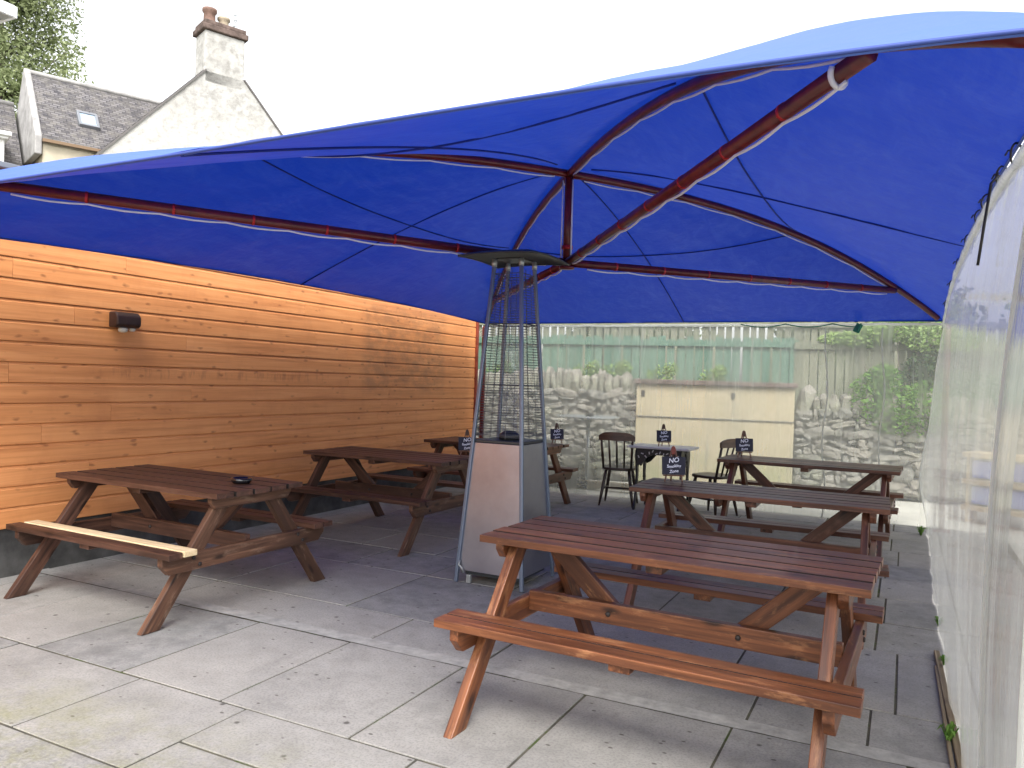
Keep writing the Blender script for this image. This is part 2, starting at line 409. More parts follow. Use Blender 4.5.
def foliage(name, a, b, trans=.35):
    t = NT(name); isl = t.island(); o = t.obj()
    c = t.mix(isl, a, b); nz = t.noise(o, .8, 3, .5)
    c = t.mix(t.ramp(nz, [(.4, 0), (.7, .5)]), c, b)
    p = t.n('ShaderNodeBsdfPrincipled'); t.l(c, p.inputs['Base Color']); p.inputs['Roughness'].default_value = .6; p.inputs['Specular IOR Level'].default_value = .3
    tl = t.n('ShaderNodeBsdfTranslucent'); t.l(c, tl.inputs[0])
    mx = t.n('ShaderNodeMixShader'); mx.inputs[0].default_value = trans
    t.l(p.outputs[0], mx.inputs[1]); t.l(tl.outputs[0], mx.inputs[2]); t.l(mx.outputs[0], t.out.inputs[0]); return t.m
M['leaf_birch'] = foliage('birch_leaves', (.17, .21, .09), (.32, .36, .19))
M['leaf_bush'] = foliage('bush_leaves', (.06, .15, .02), (.15, .28, .05))
M['leaf_lime'] = foliage('lime_green_leaves', (.16, .28, .06), (.30, .40, .14))
M['leaf_dark'] = foliage('dark_leaves', (.04, .08, .03), (.08, .13, .05))
M['leaf_pale'] = foliage('pale_leaves', (.13, .18, .09), (.24, .28, .16))
M['bark'] = simple('bark', (.10, .085, .07), .9, 0, .2, 12, .4, .3)

# house materials
t = NT('white_harling'); o = t.obj(); n1 = t.noise(o, 9, 7, .7); n2 = t.noise(o, 1.6, 6, .65)
c = t.ramp(n2, [(.3, (.41, .395, .365)), (.62, (.50, .49, .465))])
c = t.mix(t.math('MULTIPLY', t.ramp(n1, [(.48, 0), (.64, 1)]), .5), c, (.27, .255, .23))
sx = t.sep(o); stz = t.math('MULTIPLY', band(t, sx[2], 6.3, 7.95, .3), t.ramp(t.noise(o, 5, 8, .75), [(.44, 0), (.60, 1)]))
c = t.mix(t.math('MULTIPLY', stz, .55), c, (.22, .21, .195))
t.bsdf(c, .95, 0, t.bump(n1, .7, .03), .1); M['harling'] = t.m
t = NT('grey_slates'); g0 = t.attr()
wa = t.n('ShaderNodeVectorMath', operation='MULTIPLY_ADD'); wn_ = t.n('ShaderNodeTexNoise'); wn_.inputs['Scale'].default_value = 7; t.l(g0, wn_.inputs['Vector']); t.l(wn_.outputs['Color'], wa.inputs[0]); wa.inputs[1].default_value = (.06, .035, 0); t.l(g0, wa.inputs[2]); g = wa.outputs[0]
br = t.n('ShaderNodeTexBrick'); br.offset = .5; t.l(g, br.inputs['Vector'])
br.inputs['Scale'].default_value = 1; br.inputs['Brick Width'].default_value = .12; br.inputs['Row Height'].default_value = .062; br.inputs['Mortar Size'].default_value = .009
br.inputs['Mortar Smooth'].default_value = .4
br.inputs['Color1'].default_value = (.055, .052, .058, 1); br.inputs['Color2'].default_value = (.165, .155, .16, 1); br.inputs['Mortar'].default_value = (.035, .033, .036, 1)
n1 = t.noise(g, 6, 6, .7); c = t.mix(t.ramp(n1, [(.42, 0), (.7, .6)]), br.outputs['Color'], (.19, .175, .15))
t.bsdf(c, .75, 0, t.bump(br.outputs['Fac'], -.6, .02), .3); M['slate'] = t.m

# ------------------------------------------------------------------ setting: ground, yard, paving
def sheet(name, x0, x1, y0, y1, z, mat):
    m = MB(); m.add([(x0, y0, z), (x1, y0, z), (x1, y1, z), (x0, y1, z)], [(0, 1, 2, 3)])
    return tag(m.build(name, mat), kind='structure')
sheet('ground', -400, 400, -400, 400, -.06, M['grassland'])
sheet('yard', -14, 14, -14, 16, -.036, M['yard'])
sheet('joint_bed', -6.2, .95, -3.0, 9.62, -.0045, M['joint'])
slabs = []
def row(y0, y1, xs):
    for a, b in zip(xs[:-1], xs[1:]):
        slabs.append((a, b, y0, y1))
def rng(a, b, w, j=.12):
    xs = [a]
    while xs[-1] < b - .35: xs.append(min(b, xs[-1] + w * rnd.uniform(1 - j, 1 + j)))
    xs[-1] = b
    return xs
XL, XR = -6.15, .9
yy = -2.9
while yy < .9:
    row(yy, yy + .65, rng(XL, XR, .8)); yy += .65
row(yy, 1.25, rng(XL, XR, .8)); row(1.25, 1.9, rng(XL, XR, .9))
row(1.9, 2.5, [XL, -5.2, -4.1, -3.17, -2.5]); row(1.9, 2.15, [-2.5, -1.7, -.9, -.1, XR]); 
row(2.15, 2.5, [-2.5, -1.62, -.62, .2, XR])
row(2.5, 3.41, [XL, -5.3, -4.63, -3.98, -3.32, -2.66, -1.95, -1.29, -.62, .05, XR])
row(3.50, 3.93, [XL, -5.5, -4.22, -2.6, -1.9, -.58, -.1, XR])
ys = [3.93, 4.84, 5.45, 6.1, 6.75, 7.3, 7.95, 8.6, 9.1, 9.6]
for i, (a, b) in enumerate(zip(ys[:-1], ys[1:])):
    xs = [x for x in rng(XL, -.75, rnd.choice([.65, .9, 1.0]), .25)]
    row(a, b, xs + [-.04 + rnd.uniform(-.12, .06), .34, XR])
m = MB()
for (a, b, c_, d) in slabs:
    g = .0045 + rnd.uniform(0, .0035); z = rnd.uniform(-.0025, .0015)
    m.box(((a + b) / 2, (c_ + d) / 2, z - .018), (b - a - 2 * g, d - c_ - 2 * g, .036), Matrix.Rotation(rnd.uniform(-.002, .002), 3, 'Z'), 0)
tag(m.build('paving', M['slab'], bevel=.003), kind='structure')
m = MB(); 
pts = [(XL + (XR - XL) * i / 60, 3.455, 0) for i in range(61)]
m.add([(p[0], p[1] - .051 + rnd.uniform(-.003, .004), .0025) for p in pts] + [(p[0], p[1] + .052 + rnd.uniform(-.006, .003), .0035) for p in pts], [(i, i + 1, 62 + i, 61 + i) for i in range(60)])
tag(m.build('screed_strip', M['screed']), kind='structure')

# ------------------------------------------------------------------ clad wall on the left
WX = -5.45
wall = empty('clad_wall', (WX, 3.5, 0), 0, 'long wall of orange stained pine boards along the left side of the patio', 'wall')
WL = Matrix.Translation((-WX, -3.5, 0))
def wpart(mb, name, mat, bevel=0, parent=wall):
    ob = mb.build(name, mat, parent, bevel); ob.location = (-WX, -3.5, 0); return ob
m = MB(); pitch = .1425; z = .335; y0, y1 = -3.0, 9.58; k = 0
while z < 2.68:
    # boards butt end to end at staggered joints; each leans out slightly at its lower edge
    cuts = sorted([y0, y1] + [c_ for c_ in (rnd.uniform(-2, 1), rnd.uniform(2.8, 4.9), rnd.uniform(6, 8.2)) if True])
    for a, b in zip(cuts[:-1], cuts[1:]):
        off = Vector((rnd.uniform(0, 50), rnd.uniform(0, 50), rnd.uniform(0, 50)))
        prof = [(0.0, z + .004), (-.0, z + pitch + .002), (.006, z + pitch - .004), (.007, z + pitch - .012), (.012, z + pitch - .020), (.014, z + .008), (.012, z + .003)]
        vs = []; gs = []
        for yv in (a + .0012, b - .0012):
            for (px, pz) in prof:
                vs.append((WX + px, yv, pz)); gs.append(Vector((yv, pz - z, px)) + off)
        n = len(prof)
        fs = [tuple(range(n)), tuple(range(2 * n - 1, n - 1, -1))] + [(i, n + i, n + (i + 1) % n, (i + 1) % n) for i in range(n)]
        m.add(vs, fs, gs)
    z += pitch; k += 1
wtop = z
wpart(m, 'cladding', M['cladding'])
m = MB(); m.box((WX - .12, 3.29, 1.35), (.2, 12.5, 2.6)); wpart(m, 'wall_core', M['plinth'])
m = MB(); m.box((WX - .035, 3.29, .16), (.05, 12.54, .36)); wpart(m, 'plinth', M['plinth'], .01)
m = MB(); m.box((WX + .008, 9.60, 1.5), (.07, .045, 2.4)); wpart(m, 'corner_trim', M['trim_red'], .004)
m = MB(); m.box((WX - .08, 3.3, wtop + .02), (.34, 12.7, .04)); wpart(m, 'coping', M['lead'], .006)

# brown bulkhead lamp
L = empty('wall_lamp', (WX + .03, 4.0, 1.82), 0, 'brown downward box lamp fixed high on the orange boarded wall', 'lamp')
m = MB(); m.prism([(0, -.055), (0, .065), (.075, .065), (.105, .03), (.105, -.035), (.075, -.055)], 1, -.105, .105); m.build('housing', M['lamp_brown'], L, .012)
m = MB(); m.lathe([(.03, 0), (.036, -.012), (.03, -.03), (.012, -.036)], 16, (.055, -.02, -.055)); m.lathe([(.024, 0), (.026, -.01), (.015, -.022)], 16, (.055, .06, -.055)); m.build('lens', M['lens'], L)
m = MB(); m.box((-.012, 0, 0), (.02, .15, .09)); m.build('back_plate', M['lamp_brown'], L, .003)

# ------------------------------------------------------------------ picnic tables
M['gap_shade'] = simple('painted_shade_between_boards', (.010, .006, .005), .9)  # near-black colour standing in for the shade inside the board gaps
def shade_gaps(o, n, s=-1):
    """paints shade onto the board edges that face each other"""
    o.data.materials.append(M['gap_shade'])
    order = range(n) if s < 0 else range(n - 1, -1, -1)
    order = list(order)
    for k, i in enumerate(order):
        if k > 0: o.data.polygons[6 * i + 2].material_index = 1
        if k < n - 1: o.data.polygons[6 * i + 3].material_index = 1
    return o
def picnic_table(loc, rz, L, W, Wb, yf, top, frame, ends, label, pale=False):
    T = empty('picnic_table', (loc[0], loc[1], 0), rz, label, 'picnic table', 'picnic tables on the patio')
    H = .74; th = .032; n = 5; gap = .018
    sw = (W - gap * (n - 1)) / n
    m = MB()
    for i in range(n):
        m.box((rnd.uniform(-.004, .004), -W / 2 + sw / 2 + i * (sw + gap), H - th / 2 + rnd.uniform(-.0015, .0)), (L + rnd.uniform(-.006, .006), sw, th))
    shade_gaps(m.build('tabletop', top, T, .002), n)
    hb = .44; bw = .186; bt = .034; xl = L / 2 - .135
    for s in (-1, 1):
        m = MB()
        p = (bw - .008) / 2
        planks = [s * (Wb / 2 - p / 2), s * (Wb / 2 - bw + p / 2)]
        for i, yv in enumerate(planks):
            if pale and s == -1 and i == 1: continue
            m.box((rnd.uniform(-.004, .004), yv, hb - bt / 2), (L + rnd.uniform(-.006, .006), p, bt))
        b = shade_gaps(m.build('bench_seat', top, T, .0025), len(m.v) // 8, s)
        if pale and s == -1:
            m = MB(); m.box((.012, planks[1], hb - bt / 2 + .004), (L - .02, p, bt)); q = m.build('plank', M['wood_pale'], b, .004)
            tag(q, 'pale unpainted replacement plank')
        m = MB(); m.box((0, s * (Wb / 2 - bw / 2), hb - bt - .0155), (.085, bw - .03, .03)); m.build('batten', frame, b, .004)
    for sx in (-1, 1):
        x0 = sx * xl
        for sy in (-1, 1):
            m = MB(); lw = .092; lt = .042
            yt = .165
            a0 = Vector((0, sy * yf, 0)); a1 = Vector((0, sy * yt, H - th - .001))
            # parallelogram cut flat at foot and head
            hw = lw / 2 * math.hypot(yf - yt, a1.z) / a1.z
            m.prism([(a0.y - hw, 0), (a0.y + hw, 0), (a1.y + hw, a1.z), (a1.y - hw, a1.z)], 0, x0 - lt / 2, x0 + lt / 2)
            # grain along the leg
            off = Vector((rnd.uniform(0, 40), rnd.uniform(0, 40), 0))
            d = (a1 - a0).normalized(); e = Vector((0, d.z, -d.y))
            m.g = [tuple(Vector(((Vector(v) - a0).dot(d), (Vector(v) - a0).dot(e), v[0])) + off) for v in m.v]
            m.build('leg', ends if sx == 1 else frame, T, .004)
        xo = x0 + sx * (.021 + .0215)
        def rail(name, half, zc, h, cut):
            m = MB()
            m.prism([(-half, zc + h / 2), (half, zc + h / 2), (half, zc + h / 2 - cut), (half - cut * 1.1, zc - h / 2), (-half + cut * 1.1, zc - h / 2), (-half, zc + h / 2 - cut)], 0, xo - .02, xo + .02)
            return m.build(name, ends if sx == 1 else frame, T, .004)
        br = rail('bench_rail', Wb / 2 - .012, hb - bt - .051, .1, .045)
        rail('top_rail', W / 2 - .03, H - th - .036, .07, .03)
        for sy in (-1, 1):
            yb = yf + (.165 - yf) * ((hb - bt - .05) / (H - th))
            for dy, dz in ((-.022, .022), (.022, -.022)):
                m = MB(); Mx = Matrix.Rotation(R(90), 3, 'Y')
                m.lathe([(.012, 0), (.012, .005), (.008, .009)], 10, (xo + sx * .02, sy * yb + dy, hb - bt - .05 + dz), Mx if sx > 0 else Matrix.Rotation(R(-90), 3, 'Y'))
                m.build('bolt', M['bolt'], br)
    # long stretcher and its two diagonal braces
    zs = hb - .052
    m = MB(); m.box((0, 0, zs), (2 * xl + .042, .042, .095)); st = m.build('stretcher', frame, T, .004)
    for sx in (-1, 1):
        m = MB()
        a = Vector((sx * (xl - .05), .0445, H - th - .012)); b = Vector((sx * (xl - .41), .0445, zs - .02))
        m.beam(a, b, .04, .088, (0, 1, 0)); m.build('brace', frame, T, .004)
        m = MB(); m.lathe([(.012, 0), (.012, .005), (.008, .009)], 10, (b.x + sx * .02, -.021, zs), Matrix.Rotation(R(90), 3, 'X')); m.build('bolt', M['bolt'], st)
    m = MB(); m.box((0, 0, H - th - .02), (.07, W - .08, .038)); m.build('top_batten', frame, T, .004)
    return T

WO, WR_, WD, WW = M['wood_orange'], M['wood_red'], M['wood_dark'], M['wood_worn']
picnic_table((-.90, 3.43), R(-1.9), 1.64, .645, 1.345, .697, WO, WO, WO, 'glossy orange brown picnic table nearest the milky side sheet and camera, nothing on it')
picnic_table((-.89, 5.55), R(1.0), 1.64, .645, 1.345, .697, WR_, WR_, WR_, 'red brown picnic table carrying the largest easel sign, second of the three on the right')
picnic_table((-.83, 8.15), R(-1.9), 1.64, .645, 1.345, .697, WR_, WR_, WR_, 'red brown picnic table closest to the back sheet, in front of the cream block wall')
picnic_table((-4.31, 3.64), R(-1.0), 1.53, .71, 1.335, .684, WD, WD, WW, 'dark brown picnic table with a black ashtray on top and one pale bench plank', True)
picnic_table((-4.24, 5.97), R(-.5), 1.53, .71, 1.335, .684, WD, WD, WW, 'dark brown picnic table along the boarded wall between two others, just left of the heater')
picnic_table((-4.22, 7.98), R(-1.0), 1.53, .71, 1.335, .684, WR_, WR_, WR_, 'brown picnic table at the far end of the boarded wall, mostly hidden behind the heater')

# black glass ashtray
A = MB(); A.lathe([(.02, 0), (.05, 0), (.062, .012), (.066, .034), (.058, .036), (.052, .016), (.01, .012)], 28)
for k in range(3):
    pass
ash = A.build('ashtray', M['black_glass']); ash.location = (-3.78, 3.68, .741); tag(ash, 'round black glass ashtray on the table with the pale plank', 'ashtray')

# ------------------------------------------------------------------ easel chalkboard signs
def text_mesh(name, lines, mat, parent, M4):
    vs = []; fs = []
    for body, size, zc in lines:
        cu = bpy.data.curves.new('lettering_curve', 'FONT'); cu.body = body; cu.size = size; cu.align_x = 'CENTER'; cu.align_y = 'CENTER'; cu.extrude = .0006; cu.offset = .0006; cu.resolution_u = 3; cu.shear = .12
        ob = bpy.data.objects.new('tmp_text', cu); col.objects.link(ob)
        dg = bpy.context.evaluated_depsgraph_get(); me = ob.evaluated_get(dg).to_mesh()
        b = len(vs)
        for v in me.vertices:
            vs.append((v.co.x, -v.co.z, v.co.y + zc + .004 * math.sin(v.co.x * 60)))
        fs += [tuple(b + i for i in p.vertices) for p in me.polygons]
        ob.evaluated_get(dg).to_mesh_clear(); bpy.data.objects.remove(ob); bpy.data.curves.remove(cu)
    m = MB(); m.add([M4 @ Vector(v) for v in vs], fs)
    return m.build(name, mat, parent)

def easel_sign(loc, rz, label, s=1.0, clip='clip_red'):
    E = empty('easel_sign', loc, rz, label, 'sign', 'easel chalkboard signs on the tables')
    E.scale = (s, s, s)
    tilt = Matrix.Rotation(R(-12), 4, 'X')
    w, h = .165, .125; zc = .115
    top = Vector((0, .045, .232))
    for sx in (-1, 1):
        m = MB(); m.beam((sx * .062, -.002, 0), (sx * .010, top.y - .004, top.z), .010, .008, (1, 0, 0)); m.build('leg', M['wood_red'], E)
    m = MB(); m.beam((0, .10, 0), (0, top.y + .004, top.z - .01), .010, .008, (1, 0, 0)); m.build('leg', M['wood_red'], E)
    m = MB(); m.box((0, .006, .047), (.15, .016, .009)); m.build('ledge', M['wood_red'], E)
    m = MB(); m.prism([(-.022, .192), (.022, .192), (.013, .24), (.005, .25), (-.005, .25), (-.013, .24)], 1, top.y - .012, top.y + .006); m.build('clip', M[clip], E, .002)
    Mb = Matrix.Translation((0, .012, zc)) @ tilt
    m = MB(); m.box((0, 0, 0), (w, .005, h), Mb.to_3x3()); b = m.build('board', M['board_black'], E, .001); b.location = (0, .010, zc)
    Ml = tilt @ Matrix.Translation((0, -.0032, 0))
    text_mesh('lettering', [('NO', .046, .036), ('Smoking', .029, -.004), ('Zone', .029, -.040)], M['chalk'], b, Ml)
    return E
CAMR = -.468
easel_sign((-1.505, 5.66, .741), R(26), 'largest navy chalkboard easel with a red clip, on the middle right picnic table', 1.05)
easel_sign((-1.46, 8.22, .741), R(24), 'small navy chalkboard easel on the picnic table in front of the cream block wall', 1.08, 'wood_dark')
easel_sign((-2.50, 8.92, .741), R(28), 'small navy chalkboard easel on the pub table with black ornate legs', 1.04, 'wood_dark')
easel_sign((-3.58, 8.28, .741), R(36), 'small navy chalkboard easel on the far table end just right of the heater', .95, 'wood_dark')
easel_sign((-3.61, 6.26, .741), R(34), 'small navy chalkboard easel on the table end hidden partly by the heater, left side', .98, 'wood_dark')

# ------------------------------------------------------------------ pyramid patio heater
HX, HY = -2.57, 5.07
H = empty('patio_heater', (HX, HY, 0), R(0), 'tall pyramid patio heater of brushed steel standing in the middle of the patio', 'patio heater')
hb_, ht_ = .262, .105; ZT = 2.33
def hp(sx, sy, z): 
    k = z / ZT; r = hb_ + (ht_ - hb_) * k
    return Vector((sx * r, sy * r, z))
for sx in (-1, 1):
    for sy in (-1, 1):
        m = MB(); a = hp(sx, sy, 0.004); b = hp(sx, sy, ZT)
        m.beam(a, b, .026, .026, (1, 0, 0)); m.build('post', M['post_metal'], H, .005)
        m = MB(); m.lathe([(.018, 0), (.02, .03), (.016, .055)], 12, hp(sx, sy, ZT - .06)); m.build('post_cap', M['grey_metal'], H)
def quad_panel(ax, s, z0, z1, inset, th):
    """sloping panel between two posts on one side"""
    m = MB()
    vs = []
    for d in (0, th):
        for z, e in ((z0, 1), (z0, -1), (z1, -1), (z1, 1)):
            r = hb_ + (ht_ - hb_) * z / ZT
            w = (r - inset) * e; q = s * (r - .004 - d)
            vs.append((w, q, z) if ax == 1 else (q, w, z))
    m.add(vs, [(0, 1, 2, 3), (7, 6, 5, 4), (0, 4, 5, 1), (1, 5, 6, 2), (2, 6, 7, 3), (3, 7, 4, 0)])
    return m
for ax in (0, 1):
    for s in (-1, 1):
        quad_panel(ax, s, .09, 1.0, .012, .006).build('steel_panel', M['steel'], H, .001)
        m = MB(); nw = 62
        for i in range(nw):
            z = 1.05 + i * (2.22 - 1.05) / (nw - 1)
            r = hb_ + (ht_ - hb_) * z / ZT; rr = r - .002
            a, b = (-rr, s * rr), (rr, s * rr)
            if ax == 0: a, b = (s * rr, -rr), (s * rr, rr)
            m.tube([(a[0], a[1], z), (b[0], b[1], z)], .0019, 4, False)
        for e in (-.33, .33):
            pts = []
            for z in (1.03, 2.25):
                r = (hb_ + (ht_ - hb_) * z / ZT) - .002
                pts.append((e * r, s * r, z) if ax == 1 else (s * r, e * r, z))
            m.tube(pts, .002, 4, False)
        for z in (1.06, 1.42, 1.86, 2.22):
            r = (hb_ + (ht_ - hb_) * z / ZT) - .001
            m.tube([(-r, s * r, z), (r, s * r, z)] if ax == 1 else [(s * r, -r, z), (s * r, r, z)], .0035, 4, False)
        m.build('wire_guard', M['wire'], H)
m = MB(); r = hb_ + (ht_ - hb_) * 1.01 / ZT; m.box((0, 0, 1.012), (2 * r - .02, 2 * r - .02, .022)); m.build('burner_shelf', M['reflector'], H, .004)
m = MB(); m.lathe([(.058, 1.02), (.058, 2.2), (.055, 2.2), (.055, 1.02)], 24); m.build('glass_tube', M['tube_glass'], H)
m = MB(); m.lathe([(.075, 1.022), (.075, 1.06), (.04, 1.085)], 24); m.build('burner', M['reflector'], H)
m = MB(); m.box((0, 0, .07), (.43, .43, .03)); m.build('base_plate', M['reflector'], H, .004)
# reflector: shallow four cornered dish
m = MB()
def rf(u, v):
    x, y = (u - .5) * 2, (v - .5) * 2
    d = max(abs(x), abs(y)); 
    return Vector((x * .30, y * .30, ZT + .062 - .045 * d ** 2 - .012 * (x * y) ** 2))
m.grid(12, 12, rf)
m.grid(12, 12, lambda u, v: rf(1 - u, v) - Vector((0, 0, .010)))
rim = [rf(u, 0) for u in [i / 12 for i in range(13)]] + [rf(1, v) for v in [i / 12 for i in range(1, 13)]] + [rf(1 - u, 1) for u in [i / 12 for i in range(1, 13)]] + [rf(0, 1 - v) for v in [i / 12 for i in range(1, 13)]]
m.tube([p - Vector((0, 0, .006)) for p in rim], .008, 6, False)
m.build('reflector', M['reflector'], H)
m = MB(); m.box((0, 0, ZT + .0), (.2, .2, .012)); m.build('top_plate', M['reflector'], H, .003)
for sx in (-1, 1):
    m = MB(); m.box((sx * .17, -.235, .032), (.035, .03, .06)); m.build('foot', M['grey_metal'], H, .004)
m = MB(); m.tube([(-.235, -.262, .16), (-.235, -.275, .13), (-.215, -.27, .11), (-.20, -.262, .075)], .006, 6); m.build('latch_chain', M['grey_metal'], H)

# ------------------------------------------------------------------ blue canopy tent
TX0, TX1, TY0, TY1 = -5.175, .341, 1.967, 9.385
cx, cy = (TX0 + TX1) / 2, (TY0 + TY1) / 2; aa, bb = (TX1 - TX0) / 2, (TY1 - TY0) / 2
HC, HA = 2.222, 3.133
EDGE = {'F': .03, 'L': .082, 'R': .172, 'B': .0}
def canopy_z(u, v):
    m_ = max(abs(u), abs(v)); 
    if m_ < 1e-6: return HA
    t_ = min(abs(u), abs(v)) / m_
    side = ('L' if u < 0 else 'R') if abs(u) >= abs(v) else ('F' if v < 0 else 'B')
    p = (1.38 if side == 'F' else 1.5) + (2.36 - (1.38 if side == 'F' else 1.5)) * t_ ** ((2.2 if u > 0 else 3.0) if side == 'F' else 2.6)
    e = EDGE[side] * (1 - t_ ** 2) * m_ ** 3
    if side == 'F' and u > 0: e += .035 * u * (1 - t_ ** 4) * m_ ** 4
    if side == 'F' and u > 0: e += .10 * t_ * (1 - t_) * m_ ** 2 * (1 - m_) * 4
    if u > 0 and v < 0 and m_ > .6: e += .045 * t_ ** 2 * ((m_ - .6) / .2) ** 1 * ((1 - m_) / .2)
    return HC + (HA - HC) * (1 - m_ ** p) + e
def cp(u, v, dz=0):
    m_ = max(abs(u), abs(v), 1e-6); t_ = min(abs(u), abs(v)) / m_
    # edges drawn in slightly between corners
    k = 1 - .012 * (1 - t_ ** 2) * m_ ** 2
    uu, vv = (u * k, v) if abs(u) >= abs(v) else (u, v * k)
    return Vector((cx + uu * aa, cy + vv * bb, canopy_z(u, v) + dz))
def hipz(s): return HC + (HA - HC) * (1 - s ** 2.36)
TENT = empty('canopy_tent', (cx, cy, 0), 0, 'large blue fabric canopy on a red steel frame covering the patio', 'canopy')
def tpart(mb, name, mat, parent=None, bevel=0):
    ob = mb.build(name, mat, parent or TENT, bevel)
    if parent is None: ob.location = (-cx, -cy, 0)
    return ob
m = MB(); NM, NTT = 56, 64
for side in range(4):
    def pf(i, j, side=side):
        mm = .002 + .998 * j; tt = i * 2 - 1
        u, v = ((mm * tt, -mm), (mm, mm * tt), (-mm * tt, mm), (-mm, -mm * tt))[side]
        return cp(u, v) + Vector((0, 0, .008 * noise.noise(Vector((u * 4.5, v * 4.5, 0))) + .010 * mm * noise.noise(Vector((tt * 13, mm * 1.6, side * 7.0 + .5))) * (1 - tt ** 8) + .004 * noise.noise(Vector((u * 15, v * 6, 3)))))
    m.grid(NTT, NM, pf)
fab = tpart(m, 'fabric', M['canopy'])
# sewn seams under the fabric
def seam(pts, r=.006):
    m = MB(); m.tube([p - Vector((0, 0, .006)) for p in pts], r, 5); tpart(m, 'seam', M['seam'], fab)
ss = [i / 30 for i in range(31)]
for (a, b) in (((-1, 0), 0), ((1, 0), 0), ((0, 1), 0), ((0, -1), 0)):
    seam([cp(a[0] * s, a[1] * s) for s in ss if s > .04])
q = .54
seam([cp(-q, -q + 2 * q * s) for s in ss[1:-1]]); seam([cp(q, -q + 2 * q * s) for s in ss[1:-1]])
seam([cp(-q + 2 * q * s, q) for s in ss[1:-1]]); seam([cp(-q + 2 * q * s, -q) for s in ss[1:-1]])
# roped hem along all four edges
e2 = [i / 48 for i in range(49)]
hem = MB()
loop = [cp(-1 + 2 * s, -1) for s in e2] + [cp(1, -1 + 2 * s) for s in e2[1:]] + [cp(1 - 2 * s, 1) for s in e2[1:]] + [cp(-1, 1 - 2 * s) for s in e2[1:]]
hem.tube(loop, .006, 6, False); tpart(hem, 'hem', M['hem'], fab)
va = MB(); k = len(loop)
inn = Vector((cx, cy, 0))
fr_ = [min(1, abs((p - Vector((cx, cy, 0))).dot(Vector((1, 0, 0))) / aa)) for p in loop]
low = [p + Vector((0, 0, -.004 - .004 * fr_[i] ** 2 + .003 * noise.noise(p * 3))) + Vector(((cx - p.x) * .003, (cy - p.y) * .003, 0)) for i, p in enumerate(loop)]
va.add(loop + low, [(i, i + 1, k + i + 1, k + i) for i in range(k - 1)], None, True)
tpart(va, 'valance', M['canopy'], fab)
# hip ribs, straight tie beams, king post, corner posts
HUB = Vector((cx + .0, cy, 2.395)); zb = 2.481
def cable_along(fn, n, r, parent, sag=.018, name='cable', off=Vector((0, 0, -.045))):
    m = MB(); pts = []
    for i in range(n * 4 + 1):
        s = i / (n * 4)
        pts.append(fn(s) + off - Vector((0, 0, sag * abs(math.sin(math.pi * s * n)))))
    m.tube(pts, r, 6); return tpart(m, name, M['white_cable'], parent)
for sx in (-1, 1):
    for sy in (-1, 1):
        f = lambda s, sx=sx, sy=sy: Vector((cx + sx * s * aa, cy + sy * s * bb, hipz(s) - .038 + .010 * max(0, min(1, (s - .8) / .12))))
        m = MB(); m.tube([f(i / 40) for i in range(0, 40)], .031, 10); rib = tpart(m, 'rib', M['red_steel'])
        cable_along(lambda s: f(.03 + .78 * s), 7, .006, rib, .012, off=Vector((0, 0, -.038)))
        t_ = .829
        e = Vector((cx + sx * t_ * aa, cy + sy * t_ * bb, zb))
        e = Vector((e.x, e.y, min(zb, hipz(t_) - .062)))
        g = lambda s, e=e: HUB + (e - HUB) * s
        m = MB(); m.tube([g(0.01), g(1)], .032, 10); bm_ = tpart(m, 'tie_beam', M['red_steel'])
        cable_along(lambda s: g(.05 + .92 * s), 9, .0065, bm_, .012, off=Vector((0, 0, -.040)))
        d = (e - HUB).normalized()
        for i in range(7):
            p = g(.12 + i * .125); m = MB(); m.tube([p - d * .008, p + d * .008], .0345, 10); tpart(m, 'cable_tie', M['red_tie'], bm_)
        m = MB(); m.lathe([(.033, 0), (.033, HC - .05), (.02, HC - .03)], 14, (cx + sx * (aa + .035), cy + sy * (bb + .035), 0)); po = tpart(m, 'corner_post', M['red_steel'])
        m = MB(); m.box((cx + sx * (aa + .035), cy + sy * (bb + .035), .006), (.16, .16, .012)); tpart(m, 'base_plate', M['red_steel'], po)
m = MB(); m.tube([(cx, cy, 2.36), (cx, cy, HA - .04)], .034, 10); kp = tpart(m, 'king_post', M['red_steel'])
m = MB(); m.tube([(cx - .04, cy - .028, 2.39), (cx - .04, cy - .028, HA - .09)], .006, 6); m.tube([(cx + .04, cy - .02, 2.39), (cx + .04, cy - .02, HA - .09)], .006, 6); tpart(m, 'cable', M['white_cable'], kp)
m = MB(); m.tube([(cx, cy, 2.50), (cx, cy, 2.53)], .042, 10); tpart(m, 'cable_tie', M['red_tie'], kp)
m = MB(); m.lathe([(.06, 0), (.06, .02)], 14, (cx, cy, 2.345)); tpart(m, 'hub', M['red_steel'])
# loose white cable loop over the near tie beam
bfr = Vector((cx + .829 * aa, cy - .829 * bb, min(zb, hipz(.829) - .062)))
pt = HUB + (bfr - HUB) * .95
dd = (bfr - HUB).normalized(); s1_ = Vector((dd.y, -dd.x, 0)).normalized(); s2_ = s1_.cross(dd)
m = MB(); m.tube([pt + dd * .06 * i / 12 + (s1_ * math.cos(R(-200 + 18 * i)) + s2_ * math.sin(R(-200 + 18 * i))) * .041 for i in range(13)], .010, 8); tpart(m, 'cable_loop', M['white_cable'])

